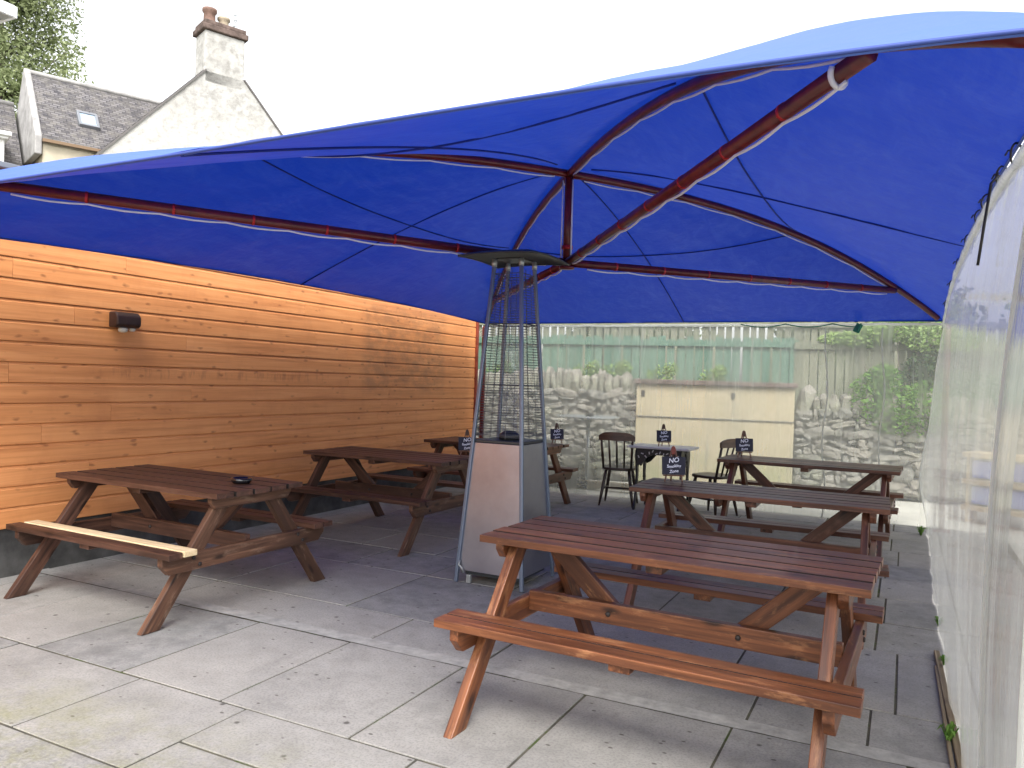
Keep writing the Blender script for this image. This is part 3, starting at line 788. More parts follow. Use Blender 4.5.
# ------------------------------------------------------------------ polythene sheets
def edge_top(y):
    s = (y - cy) / bb
    return cp(1, max(-1, min(1, s)))
def wob(a, b, seed): return noise.noise(Vector((a, b, seed)))
def side_sheet(y0, y1, dx, name, label, seed, nv=70):
    S = empty(name, (TX1, (y0 + y1) / 2, 0), 0, label, 'plastic sheet', 'polythene side sheets')
    loc = Vector((TX1, (y0 + y1) / 2, 0))
    def f(u, v):
        y = y0 + (y1 - y0) * u
        tp = edge_top(y); z = .012 + (tp.z - .055 - .012) * v
        low = (1 - v)
        x = tp.x + dx - .085 * low ** .7 - .05 * math.sin(math.pi * v) 
        far = max(0, (y - 8.6) / .8)
        x -= far ** 2 * .09 * math.exp(-((z - .55) / .4) ** 2)
        x += (.016 * wob(y * 1.5, z * .35, seed) + .005 * wob(y * 6, z * .5, seed + 3)) * (1 - .6 * v)
        x += .02 * low ** 3 * wob(y * 3, 0, seed + 9)
        return Vector((x, y, z)) - loc
    m = MB(); m.grid(int((y1 - y0) * 26), nv, f)
    sh = m.build('sheet', M['sheet_side'], S)
    # rolled top hem, tied to the canopy edge
    m = MB(); k = int((y1 - y0) * 10)
    m.tube([f(i / k, 1) + Vector((-.004, 0, -.01 + .008 * wob(i * .7, 1, seed))) for i in range(k + 1)], [.022 + .006 * wob(i * .5, 3, seed) for i in range(k + 1)], 8)
    m.build('top_hem', M['sheet_hem'], S)
    for u in ((0, 1) if True else ()):
        m = MB(); m.tube([f(u, j / 30) for j in range(31)], .007, 6); m.build('edge_hem', M['sheet_hem'], S)
    return S, f, loc
S1, f1, l1 = side_sheet(2.32, 9.36, 0, 'side_sheet', 'long milky plastic sheet hanging down the right side of the canopy', 1.3)
S2, f2, l2 = side_sheet(1.75, 2.42, -.02, 'side_sheet', 'narrow overlapping milky plastic sheet at the right edge nearest the camera', 5.1)

B = empty('back_sheet', (cx, TY1, 0), 0, 'clear wrinkled plastic sheet closing the back of the canopy', 'plastic sheet', 'polythene side sheets')
def fb(u, v):
    x = TX0 + .02 + (TX1 - TX0 - .04) * u
    z = .02 + (HC - .02 - .02) * v
    y = TY1 + .02 - .05 * math.sin(math.pi * v) * .6 + .02 * wob(x * 2.6, z * .4, 2.2) + .008 * wob(x * 8, z * .6, 8)
    return Vector((x, y, z)) - Vector((cx, TY1, 0))
m = MB(); m.grid(150, 60, fb); m.build('sheet', M['sheet_back'], B)
m = MB(); m.tube([fb(i / 60, 1) + Vector((0, -.01, -.012 + .010 * wob(i * .4, 0, 4))) for i in range(61)], .014, 8); m.build('top_hem', M['sheet_hem'], B)
for uu in (.795, .90):
    m = MB(); m.tube([fb(uu + .004 * math.sin(j * .3), j / 40) + Vector((0, -.006, 0)) for j in range(40)], .008, 5); m.build('welded_seam', M['sheet_hem'], B)
# black bungee ties along the right canopy edge
for i, y in enumerate((3.15, 3.55, 4.15, 4.55, 5.3, 6.2, 7.2, 8.2)):
    p = edge_top(y); m = MB()
    c_ = p + Vector((-.012, 0, -.034))
    m.tube([c_ + Vector((.018 * math.cos(q_) * (1 + .2 * math.sin(i)) + .004, .012 * math.sin(q_ * 2 + i), .036 * math.sin(q_))) for q_ in [R(40 + 22 * j) for j in range(17)]], .004, 6)
    m.tube([c_ + Vector((-.010, 0, .012)), c_ + Vector((-.022, .02 * math.sin(i * 2), .012)), c_ + Vector((-.030, .03 * math.sin(i * 2), -.004))], .0035, 6)
    o = m.build('bungee_tie', M['black'])
    yy_ = ['nearest the camera', 'just past the hanging strap', 'third back', 'fourth back', 'fifth back', 'sixth back', 'seventh back', 'farthest back'][i]
    tag(o, 'black elastic tie knotted between canopy edge and side sheet, ' + yy_, 'tie', 'elastic ties along the canopy edge')
p = edge_top(3.55)
m = MB(); m.tube([p + Vector((-.02, .0, -.03)), p + Vector((-.045, 0, -.06)), p + Vector((-.062, -.005, -.2)), p + Vector((-.082, -.01, -.38))], .006, 6)
tag(m.build('hanging_strap', M['black']), 'thin black strap hanging loose from the top of the milky side sheet', 'strap')
# green clip and cord along the back edge
m = MB(); pts = []
for i in range(41):
    s = i / 40; x = -1.75 + 1.25 * s
    pts.append((x, TY1 - .03, 2.195 - .035 * abs(math.sin(math.pi * s * 2.5))))
m.tube(pts, .007, 6); tag(m.build('cord', M['green_plastic']), 'thin green cord looped along the back canopy edge', 'cord')
m = MB(); m.box((-.49, TY1 - .04, 2.145), (.07, .035, .10), Matrix.Rotation(R(25), 3, 'Y')); m.box((-.475, TY1 - .055, 2.155), (.02, .03, .09), Matrix.Rotation(R(25), 3, 'Y'))
tag(m.build('clip', M['green_plastic'], bevel=.006), 'bright green plastic clip hanging from the back canopy edge', 'clip')
m = MB(); pts = [(TX0 - .045 + .05 * math.cos(a) * (1 + .2 * math.sin(3 * a)), TY1 + .05, 2.06 + .055 * math.sin(a)) for a in [i * 2 * math.pi / 24 for i in range(44)]]
m.tube([(p[0], p[1] - i * .0012, p[2] + .001 * i) for i, p in enumerate(pts)], .004, 6); tag(m.build('rope', M['rope']), 'loop of white rope at the far corner of the boarded wall', 'rope')
# timber batten lying along the foot of the side sheet
m = MB(); m.beam((.195, 4.95, .014), (.235, 3.4, .014), .028, .022, (1, 0, 0)); m.beam((.185, 4.7, .010), (.205, 3.3, .012), .016, .014, (1, 0, 0)); 
tag(m.build('batten', M['wood_grey'], bevel=.004), 'weathered timber batten lying along the foot of the side sheet', 'batten')
# weeds
def leafcloud(m, centres, n, size, seed, flat=.6):
    r_ = random.Random(seed)
    for (c_, rad) in centres:
        for i in range(n):
            while True:
                p = Vector((r_.uniform(-1, 1), r_.uniform(-1, 1), r_.uniform(-1, 1)))
                if .2 < p.length < 1: break
            p = Vector((p.x * rad[0], p.y * rad[1], p.z * rad[2])) + Vector(c_)
            s = size * r_.uniform(.6, 1.4)
            a = Vector((r_.uniform(-1, 1), r_.uniform(-1, 1), r_.uniform(-flat, flat))).normalized()
            b = a.cross(Vector((r_.uniform(-1, 1), r_.uniform(-1, 1), r_.uniform(-1, 1)))).normalized()
            m.add([p - a * s, p - b * s * .45, p + a * s, p + b * s * .45], [(0, 1, 2, 3)])
def weed(loc, r, label, seed):
    W = empty('weed', loc, 0, label, 'weed', 'weeds at the foot of the sheets')
    m = MB(); r_ = random.Random(seed)
    for i in range(26):
        a = r_.uniform(0, 6.28); h = r * r_.uniform(.5, 1.2); d = Vector((math.cos(a), math.sin(a), 0)) * r * r_.uniform(.2, .9)
        w = Vector((-math.sin(a), math.cos(a), 0)) * r * .1
        m.add([-w, w, d * .6 + w * .8 + Vector((0, 0, h)), d * .6 - w * .8 + Vector((0, 0, h)), d + Vector((0, 0, h * .7))], [(0, 1, 2, 3), (3, 2, 4)])
    m.build('leaves', M['leaf_bush'], W)
weed((.20, 3.72, .0), .07, 'small green weed at the near end of the batten', 1)
weed((.225, 5.55, .0), .05, 'dark weed tuft growing at the middle of the side sheet foot', 2)
weed((.18, 9.0, .0), .08, 'leafy weed in the back corner where the two sheets meet', 3)
weed((.225, 4.78, .0), .05, 'tiny weed at the far end of the timber batten', 4)

# ------------------------------------------------------------------ chairs, pub table, bistro table
def chair(loc, rz, label):
    C = empty('chair', (loc[0], loc[1], 0), rz, label, 'chair', 'dark spindle back chairs')
    # faces +y
    m = MB(); n = 32; prof = []
    for k in range(n):
        a = 2 * math.pi * k / n; r_ = 1 / (abs(math.cos(a)) ** 3.2 + abs(math.sin(a)) ** 3.2) ** (1 / 3.2)
        prof.append((.205 * r_ * math.cos(a) * (1 + .06 * math.sin(a)), .20 * r_ * math.sin(a)))
    m.prism(prof, 2, .425, .457); m.build('seat', M['chair_wood'], C, .010)
    tops = {}
    for sx in (-1, 1):
        for sy in (-1, 1):
            a = Vector((sx * .135, sy * .13, .43)); b = Vector((sx * .20, sy * .20, 0)); m = MB()
            pr = [(0, .017), (.25, .021), (.3, .016), (.35, .021), (.7, .018), (1, .011)]
            m.tube([a + (b - a) * s for s, _ in pr], [r_ for _, r_ in pr], 10); m.build('leg', M['chair_wood'], C)
            tops[(sx, sy)] = (a, b)
    def at(sx, sy, s): a, b = tops[(sx, sy)]; return a + (b - a) * s
    for sx in (-1, 1):
        m = MB(); m.tube([at(sx, -1, .55), (at(sx, -1, .55) + at(sx, 1, .55)) / 2, at(sx, 1, .55)], [.009, .014, .009], 8); m.build('stretcher', M['chair_wood'], C)
    m = MB(); p0 = (at(-1, -1, .55) + at(-1, 1, .55)) / 2; p1 = (at(1, -1, .55) + at(1, 1, .55)) / 2
    m.tube([p0, (p0 + p1) / 2, p1], [.009, .014, .009], 8); m.build('stretcher', M['chair_wood'], C)
    for i in range(5):
        x = -.165 + i * .0825; m = MB(); bow = .03 * (1 - (x / .165) ** 2)
        a = Vector((x, -.165 - bow * .3, .45)); b = Vector((x * 1.12, -.245 - bow, .80))
        m.tube([a, a + (b - a) * .5, b], [.010, .0125, .009] if 0 < i < 4 else [.014, .016, .013], 8); m.build('spindle', M['chair_wood'], C)
    m = MB()
    def fr(u, v):
        x = (u - .5) * .43; bow = .035 * (1 - (x / .2) ** 2)
        h = .1 * (1 - .45 * abs(u * 2 - 1) ** 4)
        return Vector((x, -.243 - bow, .785 + h * v))
    m.grid(16, 4, fr); m.grid(16, 4, lambda u, v: fr(1 - u, v) + Vector((0, -.022, 0)))
    b = []
    for i in range(17): b.append(i)
    ring = [fr(i / 16, 0) for i in range(17)] + [fr(1, j / 4) for j in range(1, 5)] + [fr(1 - i / 16, 1) for i in range(1, 17)] + [fr(0, 1 - j / 4) for j in range(1, 4)]
    k = len(ring); vs = ring + [p + Vector((0, -.022, 0)) for p in ring]
    m.add(vs, [(i, k + i, k + (i + 1) % k, (i + 1) % k) for i in range(k)])
    m.build('top_rail', M['chair_rail_wood'], C)
    return C
# camera forward heading in plan is CAMR; chair faces +y of its own
chair((-3.06, 9.00), -CAMR - .30, 'dark wooden spindle back chair left of the ornate pub table, back to camera')
chair((-1.93, 8.95), -CAMR + .68, 'dark wooden chair pushed behind the rearmost right picnic table, turned sideways')

P = empty('pub_table', (-2.52, 8.96, 0), R(0), 'rectangular pub table with a pale top and black ornate cast iron legs', 'table')
m = MB(); m.box((0, 0, .727), (.74, .48, .026)); m.build('tabletop', M['table_top_grey'], P, .008)
def iron_leg(m, x, sy):
    pts = [(sy * .19, .71), (sy * .05, .71), (sy * .06, .62), (sy * .11, .52), (sy * .115, .40), (sy * .13, .25), (sy * .18, .10), (sy * .20, .03), (sy * .20, .0), (sy * .26, .0), (sy * .26, .035), (sy * .225, .10), (sy * .18, .25), (sy * .17, .42), (sy * .20, .55), (sy * .22, .64)]
    if sy < 0: pts = pts[::-1]
    m.prism(pts, 0, x - .012, x + .012)
for sx in (-1, 1):
    for sy in (-1, 1):
        m = MB(); iron_leg(m, sx * .26, sy); m.build('leg', M['black_iron'], P, .006)
    # pierced scroll panel between the legs
    m = MB()
    for r_, cy_, cz in ((.05, -.0, .63), (.036, -.075, .56), (.036, .075, .56), (.03, 0, .53)):
        m.tube([(sx * .26, cy_ + r_ * math.cos(a), cz + r_ * math.sin(a)) for a in [i * 2 * math.pi / 20 for i in range(21)]], .011, 6)
    m.box((sx * .26, 0, .70), (.02, .34, .02)); m.box((sx * .26, 0, .30), (.02, .28, .022)); m.build('scroll_panel', M['black_iron'], P)
for sy in (-1, 1):
    m = MB()
    prof = [(-.26, .71), (.26, .71), (.26, .50), (.20, .53), (.13, .61), (.06, .645), (-.06, .645), (-.13, .61), (-.20, .53), (-.26, .50)]
    m.prism(prof, 1, sy * .19 - .008, sy * .19 + .008)
    ap = m.build('apron', M['black_iron'], P, .003)
    m = MB(); r_ = random.Random(4 + sy)
    for i in range(12):
        x = -.23 + .042 * i; zc = .675 + r_.uniform(-.02, .02) - (.09 if abs(x) > .19 else .04 if abs(x) > .13 else 0) * r_.random()
        a = r_.uniform(0, 3.1); s = .016
        m.box((x, sy * .199, zc), (.030, .003, .012), Matrix.Rotation(a, 3, 'Y'))
    m.build('relief', M['blue_flower'], ap)

Bt = empty('bistro_table', (-4.02, 10.40, 0), 0, 'grey round bistro table on a single pole outside behind the back sheet', 'table')
m = MB(); m.lathe([(.02, .955), (.44, .955), (.45, .965), (.45, .978), (.44, .985), (.02, .985)], 40); m.build('tabletop', M['grey_metal'], Bt)
m = MB(); m.lathe([(.03, .02), (.03, .955)], 14); m.build('pole', M['grey_metal'], Bt)
m = MB(); m.lathe([(.22, 0), (.22, .012), (.05, .03)], 28); m.build('base', M['grey_metal'], Bt)
m = MB(); m.lathe([(.02, 0), (.06, 0), (.068, .035), (.058, .036), (.05, .012), (.01, .01)], 24); o = m.build('ashtray', M['black']); o.location = (-3.97, 10.30, .986)
tag(o, 'small black ashtray on the grey bistro table behind the back sheet', 'ashtray')
# black hose and sleeper outside the back sheet
m = MB(); pts = []
for i in range(80):
    a = i * .42; pts.append((-4.15 + .30 * math.cos(a) * (1 + .1 * math.sin(i * .3)), 9.95 + .10 * math.sin(a), .02 + .022 * (i // 15) + .012 * math.sin(i)))
m.tube(pts, .014, 6); tag(m.build('hose', M['black']), 'coiled black hose lying on the pale ground behind the back sheet', 'hose')
m = MB(); m.beam((-5.2, 10.12, .045), (-2.9, 10.28, .045), .12, .09, (0, 1, 0)); tag(m.build('sleeper', M['wood_grey'], bevel=.01), 'long weathered timber sleeper on the ground behind the back sheet', 'timber')

# ------------------------------------------------------------------ boundary behind: rubble walls, cream block, fences, plants
BW = Vector((-5.02, 11.05, 0)); BD = Vector((math.cos(R(8.7)), math.sin(R(8.7)), 0)); BN = Vector((-BD.y, BD.x, 0))
BR_ = R(8.7)
def bw(u, n, z): return BW + BD * u + BN * n + Vector((0, 0, z))
def rubble_wall(u0, u1, h, cop, label, seed):
    W = empty('rubble_wall', bw((u0 + u1) / 2, 0, 0), BR_, label, 'wall', 'rubble walls behind the back sheet')
    L_ = u1 - u0
    m = MB(); m.box((0, .30, h / 2), (L_, .36, h)); m.build('core', M['mortar'], W)
    m = MB(); r_ = random.Random(seed); z = 0.05
    while z < h - .02:
        hh = r_.uniform(.07, .15); x = -L_ / 2
        while x < L_ / 2:
            w = r_.choice([.07, .1, .14, .2, .28, .36]) * r_.uniform(.8, 1.2)
            hv = hh * r_.uniform(.65, 1.35); m.rock((min(x + w / 2, L_ / 2 - .06), .13 + r_.uniform(-.03, .02), z + hh / 2 + r_.uniform(-.035, .035)), (w * .5, .07, hv * .5), r_.uniform(0, 99), 2, .5, Matrix.Rotation(r_.uniform(-.3, .3), 3, 'Y'))
            x += w * .97
        z += hh * .97
    m.build('stones', M['rubble'], W)
    x = -L_ / 2 + .04
    k = 0
    while x < L_ / 2 - .05 and k < 60:
        w = r_.uniform(.09, .19) * (1.2 if u0 > 0 else 1); hh = cop * r_.uniform(.7, 1.15)
        m = MB(); m.rock((0, 0, 0), (w * .55, .17, hh * .55), r_.uniform(0, 99), 2, .35, Matrix.Rotation(r_.uniform(-.2, .2), 3, 'Y'))
        c_ = m.build('coping_stone', M['rubble'], W); c_.location = (x + w / 2, .26, h + hh * .42); x += w * .95; k += 1
    return W
rubble_wall(-2.2, 1.42, 1.30, .36, 'rubble stone wall with upright coping, left of the cream block wall', 11)
rubble_wall(3.68, 7.2, 1.10, .36, 'rubble stone wall with upright coping, right of the cream block wall', 12)
C = empty('block_wall', bw(2.55, 0, 0), BR_, 'cream painted block wall with a flat brown cap, between the rubble walls', 'wall')
t = NT('cream_painted_blocks'); o = t.obj(); br = t.n('ShaderNodeTexBrick')
mp = t.n('ShaderNodeMapping'); mp.inputs['Rotation'].default_value = (R(90), 0, 0); t.l(o, mp.inputs[0]); t.l(mp.outputs[0], br.inputs['Vector'])
br.inputs['Scale'].default_value = 1; br.inputs['Brick Width'].default_value = .44; br.inputs['Row Height'].default_value = .215; br.inputs['Mortar Size'].default_value = .006
br.inputs['Color1'].default_value = (.42, .36, .245, 1); br.inputs['Color2'].default_value = (.39, .335, .225, 1); br.inputs['Mortar'].default_value = (.38, .325, .22, 1)
nz = t.noise(o, 3, 7, .7); c = t.mix(t.math('MULTIPLY', t.ramp(nz, [(.46, 0), (.68, 1)]), .6), br.outputs['Color'], (.36, .31, .19))
sz = t.sep(o); lo_ = t.n('ShaderNodeMapRange'); t.l(sz[2], lo_.inputs[0]); lo_.inputs[1].default_value = .75; lo_.inputs[2].default_value = .1
al = t.math('MULTIPLY', lo_.outputs[0], t.ramp(t.noise(o, 2.4, 8, .75), [(.42, 0), (.6, 1)])); c = t.mix(t.math('MULTIPLY', al, .75), c, (.27, .29, .15))
t.bsdf(c, .9, 0, t.bump(br.outputs['Fac'], -.3, .01), .2); M['block'] = t.m
m = MB(); m.box((0, .22, .735), (2.24, .36, 1.47)); m.build('blockwork', M['block'], C, .01)
m = MB(); m.box((0, .20, 1.505), (2.32, .46, .07)); m.build('cap', M['sandstone_cap'], C, .012)
m = MB(); m.box((0, .030, .985), (2.24, .02, .012)); m.build('crack_line', M['mortar'], C)
for x in (-1.02, .28):
    m = MB(); m.box((x, .033, 1.33), (.05, .03, .085)); m.build('bracket', M['bolt'], C, .006)

def fence(u0, u1, n_, z0, ztop, mat, label, seed, pw=.11, gap=(.006, .03), frac=.12):
    F = empty('board_fence', bw((u0 + u1) / 2, n_, 0), BR_, label, 'fence', 'board fences above the back walls')
    L_ = u1 - u0; r_ = random.Random(seed); x = -L_ / 2
    m = MB()
    while x < L_ / 2:
        w = pw * r_.uniform(.9, 1.1); h = ztop + r_.uniform(-.03, .03)
        m.box((x + w / 2, .0 + r_.uniform(-.004, .004), (z0 + h) / 2), (w, .02, h - z0)); x += w + (r_.uniform(.03, .045) if r_.random() < frac else r_.uniform(*gap))
    m.build('boards', mat, F, .002)
    for z in (z0 + .2, ztop - .09):
        m = MB(); m.box((0, -.035, z), (L_, .045, .085)); m.build('rail', mat, F, .004)
    k = int(L_ / 1.8) + 1
    for i in range(k + 1):
        m = MB(); m.box((-L_ / 2 + i * L_ / k, .055, ztop / 2 + .02), (.09, .09, ztop)); m.build('post', mat, F, .006)
    return F
fence(-2.3, 3.62, .62, .3, 2.20, M['fence_green'], 'faded green board fence with narrow gaps above the cream block wall', 21, .12, (.008, .02), .22)
fence(3.66, 8.6, .62, .3, 2.18, M['fence_grey'], 'mossy grey board fence above the right rubble wall', 22, .10, (.006, .02), .10)
fence(-2.4, 8.5, 2.2, .3, 2.62, M['fence_grey'], 'taller pale board fence seen over the top of the green fence', 23, .10, (.02, .05), .2)

def bush(name, loc, blobs, n, size, mat, label, cat, seed, group=None, stems=True):
    Bq = empty(name, loc, 0, label, cat, group)
    m = MB(); leafcloud(m, blobs, n, size, seed); m.build('foliage', mat, Bq)
    if stems:
        m = MB(); r_ = random.Random(seed)
        for (c_, rad) in blobs:
            m.tube([(r_.uniform(-.06, .06), r_.uniform(-.06, .06), -.02), (c_[0] * .4, c_[1] * .4, c_[2] * .5), c_], [.02, .013, .005], 6)
        m.build('stem', M['bark'], Bq)
    return Bq
p = bw(4.85, .06, 0)
bush('shrub', (p.x, p.y, .98), [((-.25, .1, .35), (.26, .26, .38)), ((.10, .06, .18), (.32, .25, .34)), ((.42, .1, .25), (.30, .28, .40)), ((-.05, .16, .62), (.25, .25, .25))], 900, .034, M['leaf_bush'], 'bright green shrub spilling over the right rubble wall by the corner', 'shrub', 31)
p = bw(5.2, .44, 0)
bush('conifer_tree', (p.x, p.y, 0), [((-.75, .0, 2.20), (.5, .16, .12)), ((-.2, .0, 2.32), (.55, .2, .16)), ((.35, .0, 2.2), (.5, .2, .2)), ((.1, .1, 2.65), (.6, .3, .3))], 1100, .035, M['leaf_lime'], 'lime green conifer reaching over the fence in the far right corner', 'tree', 32)
bush('dark_shrub', tuple(bw(5.45, .40, .0)), [((-.15, 0, 1.2), (.42, .16, .5)), ((.5, 0, 1.1), (.6, .2, .8)), ((.1, .0, 1.75), (.5, .16, .36))], 1300, .04, M['leaf_dark'], 'dark leafy shrub behind the sheet in the far right corner', 'shrub', 33)
# weeds along the wall head, left half
for i, (u, z_, rad) in enumerate(((.55, 1.60, .26), (1.0, 1.62, .3), (1.75, 1.60, .26), (2.5, 1.58, .22), (-.95, 1.55, .30))):
    q = bw(u, .42, z_ - .1)
    lab = ['grassy weed clump on the left rubble wall behind the first coping stones', 'yellow green weed clump on the wall head just left of the cream block', 'weed clump growing behind the left end of the brown wall cap', 'thin weed clump growing behind the middle of the brown wall cap', 'green ivy clump on the wall head beside the boarded wall corner'][i]
    bush('weed_clump', tuple(q), [((0, 0, .12), (rad, .1, .14)), ((rad * .5, .02, .2), (rad * .5, .1, .12))], 170, .028, M['leaf_lime'] if i < 4 else M['leaf_bush'], lab, 'weed', 40 + i, 'weeds on the wall head', False)

# trees
def tree(name, loc, h, crown, nclus, nleaf, size, mat, label, seed, trunk=.16, droop=.0, base=.25):
    T = empty(name, loc, 0, label, 'tree')
    r_ = random.Random(seed); m = MB(); tips = []
    top = Vector((r_.uniform(-.2, .2), r_.uniform(-.2, .2), h))
    path = [Vector((0, 0, 0)) + top * s + Vector((.12 * math.sin(s * 5), .12 * math.cos(s * 4), 0)) * s for s in [i / 12 for i in range(13)]]
    m.tube(path, [trunk * (1 - .9 * i / 12) for i in range(13)], 8)
    for i in range(nclus):
        s = base + (1 - base) * ((i + r_.random()) / nclus)
        p = path[min(12, int(s * 12))]
        a = r_.uniform(0, 6.28); ln = crown * (1 - .75 * abs(s - .45) / .6) * r_.uniform(.5, 1.1)
        e = p + Vector((math.cos(a) * ln, math.sin(a) * ln, ln * r_.uniform(.25, .8)))
        mid = (p + e) / 2 + Vector((0, 0, -.05 * ln))
        m.tube([p, mid, e], [trunk * .28 * (1.1 - s), trunk * .18 * (1.1 - s), .008], 5)
        for q, rr in ((e, 1), (mid, .8), (e + Vector((r_.uniform(-.4, .4), r_.uniform(-.4, .4), -.4 - droop)), .8)):
            tips.append((q, (crown * .25 * rr * r_.uniform(.6, 1.3), crown * .25 * rr * r_.uniform(.6, 1.3), crown * .22 * rr * r_.uniform(.7, 1.6))))
    m.build('trunk', M['bark'], T)
    m = MB(); leafcloud(m, tips, nleaf, size, seed + 1, 1.0); m.build('crown', mat, T)
    return T
tree('birch_tree', (-27.4, 15.6, 0), 18.0, 2.9, 150, 105, .075, M['leaf_birch'], 'tall loose crowned birch tree rising behind the slate roofs', 51, .24, .5, .46)
tree('garden_tree', (-5.5, 17.0, 0), 4.6, 2.2, 26, 150, .10, M['leaf_pale'], 'pale leafy tree beyond the fences, left of centre', 52, .12)
tree('garden_tree', (-.5, 18.5, 0), 4.6, 2.4, 26, 150, .10, M['leaf_pale'], 'pale leafy tree beyond the fences, right of centre', 53, .12)
tree('garden_tree', (3.6, 15.0, 0), 4.4, 2.2, 26, 150, .09, M['leaf_lime'], 'lime green tree beyond the grey fence, far right', 54, .12)

# things seen blurred through the milky side sheet
E_ = empty('panel_box', (1.04, 10.42, .10), -CAMR - .9, 'blue panelled box with pale timber rails seen blurred through the milky sheet', 'box')
for i, x in enumerate((-.17, .17, .51)):
    for z in (.20, .50):
        m = MB(); m.box((x, 0, z), (.26, .30, .20)); m.build('panel', M['blue_panel'], E_, .01)
for z in (.05, .35, .66):
    m = MB(); m.box((.15, 0, z), (1.1, .36, .06)); m.build('rail', M['wood_pale'], E_, .006)
for x in (-.35, 0, .34, .68):
    m = MB(); m.box((x, .0, .27), (.04, .25, .78)); m.build('upright', M['wood_pale'], E_, .006)
def hedge(loc, L_, h, d, rz, label, seed, mat):
    Hh = empty('hedge', loc, rz, label, 'hedge'); r_ = random.Random(seed)
    bl = [((-L_ / 2 + L_ * (i + .5) / 14, r_.uniform(-.1, .1), h * (.3 + .4 * (i % 2))), (L_ / 18, d, h * .42)) for i in range(14)]
    m = MB(); leafcloud(m, bl, 500, .07, seed); m.build('foliage', mat, Hh)
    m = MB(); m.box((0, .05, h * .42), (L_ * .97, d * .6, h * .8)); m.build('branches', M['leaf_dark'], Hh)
hedge((5.2, 15.2, 0), 7, 1.9, .5, R(20), 'green hedge beyond the milky side sheet', 61, M['leaf_pale'])
G = empty('garden_wall', (5.0, 7.5, 0), R(90), 'low buff garden wall outside the milky side sheet', 'wall')
m = MB(); m.box((0, 0, .5), (13, .22, 1.0)); m.build('blockwork', M['render_cream'], G, .02)
m = MB(); m.box((0, 0, 1.03), (13.1, .30, .06)); m.build('cap', M['sandstone_cap'], G, .01)

# ------------------------------------------------------------------ houses at upper left
PH = Vector((-11.77, 10.86, 0)); GA = math.atan2(.92, .38)
# local frame: x along the gable plane (dg), y = away from camera, z up
def house(name, label, cat='house'): return empty(name, PH, GA, label, cat)
HA_ = house('gable_house', 'white roughcast gable with a tall chimney at its peak')
slope = 1.10
m = MB()
gp = [(-3.3, 0), (2.6, 0), (2.6, 7.16 - slope * 2.3), (.30, 7.12), (-.47, 7.12), (-3.3, 7.12 - slope * 2.83)]
vs = [(x, 0, z) for x, z in gp] + [(x, 9, z) for x, z in gp]; n = len(gp)
m.add(vs, [tuple(range(n - 1, -1, -1))[::-1], tuple(range(n, 2 * n))[::-1]] + [(i, (i + 1) % n, n + (i + 1) % n, n + i) for i in range(n)]); m.build('gable_wall', M['harling'], HA_)
m = MB()
for a, b, s in (((.27, 7.16), (2.9, 7.16 - slope * 2.63), 1), ((-.44, 7.16), (-3.6, 7.16 - slope * 3.16), -1)):
    a = (a[0], a[1] - .07); b = (b[0], b[1] - .07); vs = [(a[0], .03, a[1]), (b[0], .03, b[1]), (b[0], 9.1, b[1]), (a[0], 9.1, a[1])]
    up = Vector((.05 * s, 0, .045)); lo = [Vector(v) for v in vs]; hi = [v + up for v in lo]
    gs = [(p.y, (p.z) * 1.3, p.x) for p in lo + hi]
    m.add(lo + hi, [(0, 1, 2, 3), (7, 6, 5, 4), (0, 4, 5, 1), (1, 5, 6, 2), (2, 6, 7, 3), (3, 7, 4, 0)], gs)
m.build('roof', M['slate'], HA_)
m = MB()
for a, b in (((.28, 7.14), (2.9, 7.14 - slope * 2.62)), ((-.45, 7.14), (-3.6, 7.14 - slope * 3.15))):
    m.beam((a[0], -.005, a[1]), (b[0], -.005, b[1]), .05, .03, (0, 1, 0))
m.build('verge_trim', M['verge'], HA_)
m = MB(); m.box((-.10, .26, 7.4), (.77, .52, 1.0)); ch = m.build('chimney', M['harling'], HA_, .03)
m = MB(); m.box((-.10, .26, 7.955), (.87, .62, .11)); m.box((-.10, .26, 8.055), (.80, .55, .09)); m.build('chimney_cap', M['sandstone_cap'], ch, .02)
m = MB(); m.lathe([(.11, 8.09), (.125, 8.13), (.11, 8.17), (.105, 8.30), (.135, 8.34), (.135, 8.39), (.10, 8.40)], 20, (-.33, .24, 0)); tag(m.build('chimney_pot', M['terracotta'], ch), 'red terracotta chimney pot')
m = MB(); m.lathe([(.10, 8.09), (.11, 8.13), (.095, 8.16), (.09, 8.24), (.12, 8.27), (.12, 8.31), (.09, 8.32)], 20, (-.05, .26, 0)); tag(m.build('chimney_pot', M['buff_pot'], ch), 'short buff chimney pot')
m = MB(); m.tube([(.24, .5, 8.05), (.26, .5, 8.62)], .010, 6)
for i, z in enumerate((8.26, 8.34, 8.46, 8.56)):
    w = .05 + .02 * (i % 2); m.tube([(.26 - w, .46, z - .03), (.26 + w, .54, z + .03)], .006, 5)
m.tube([(.17, .45, 8.22), (.33, .55, 8.52)], .007, 5); m.build('aerial', M['grey_metal'], ch)

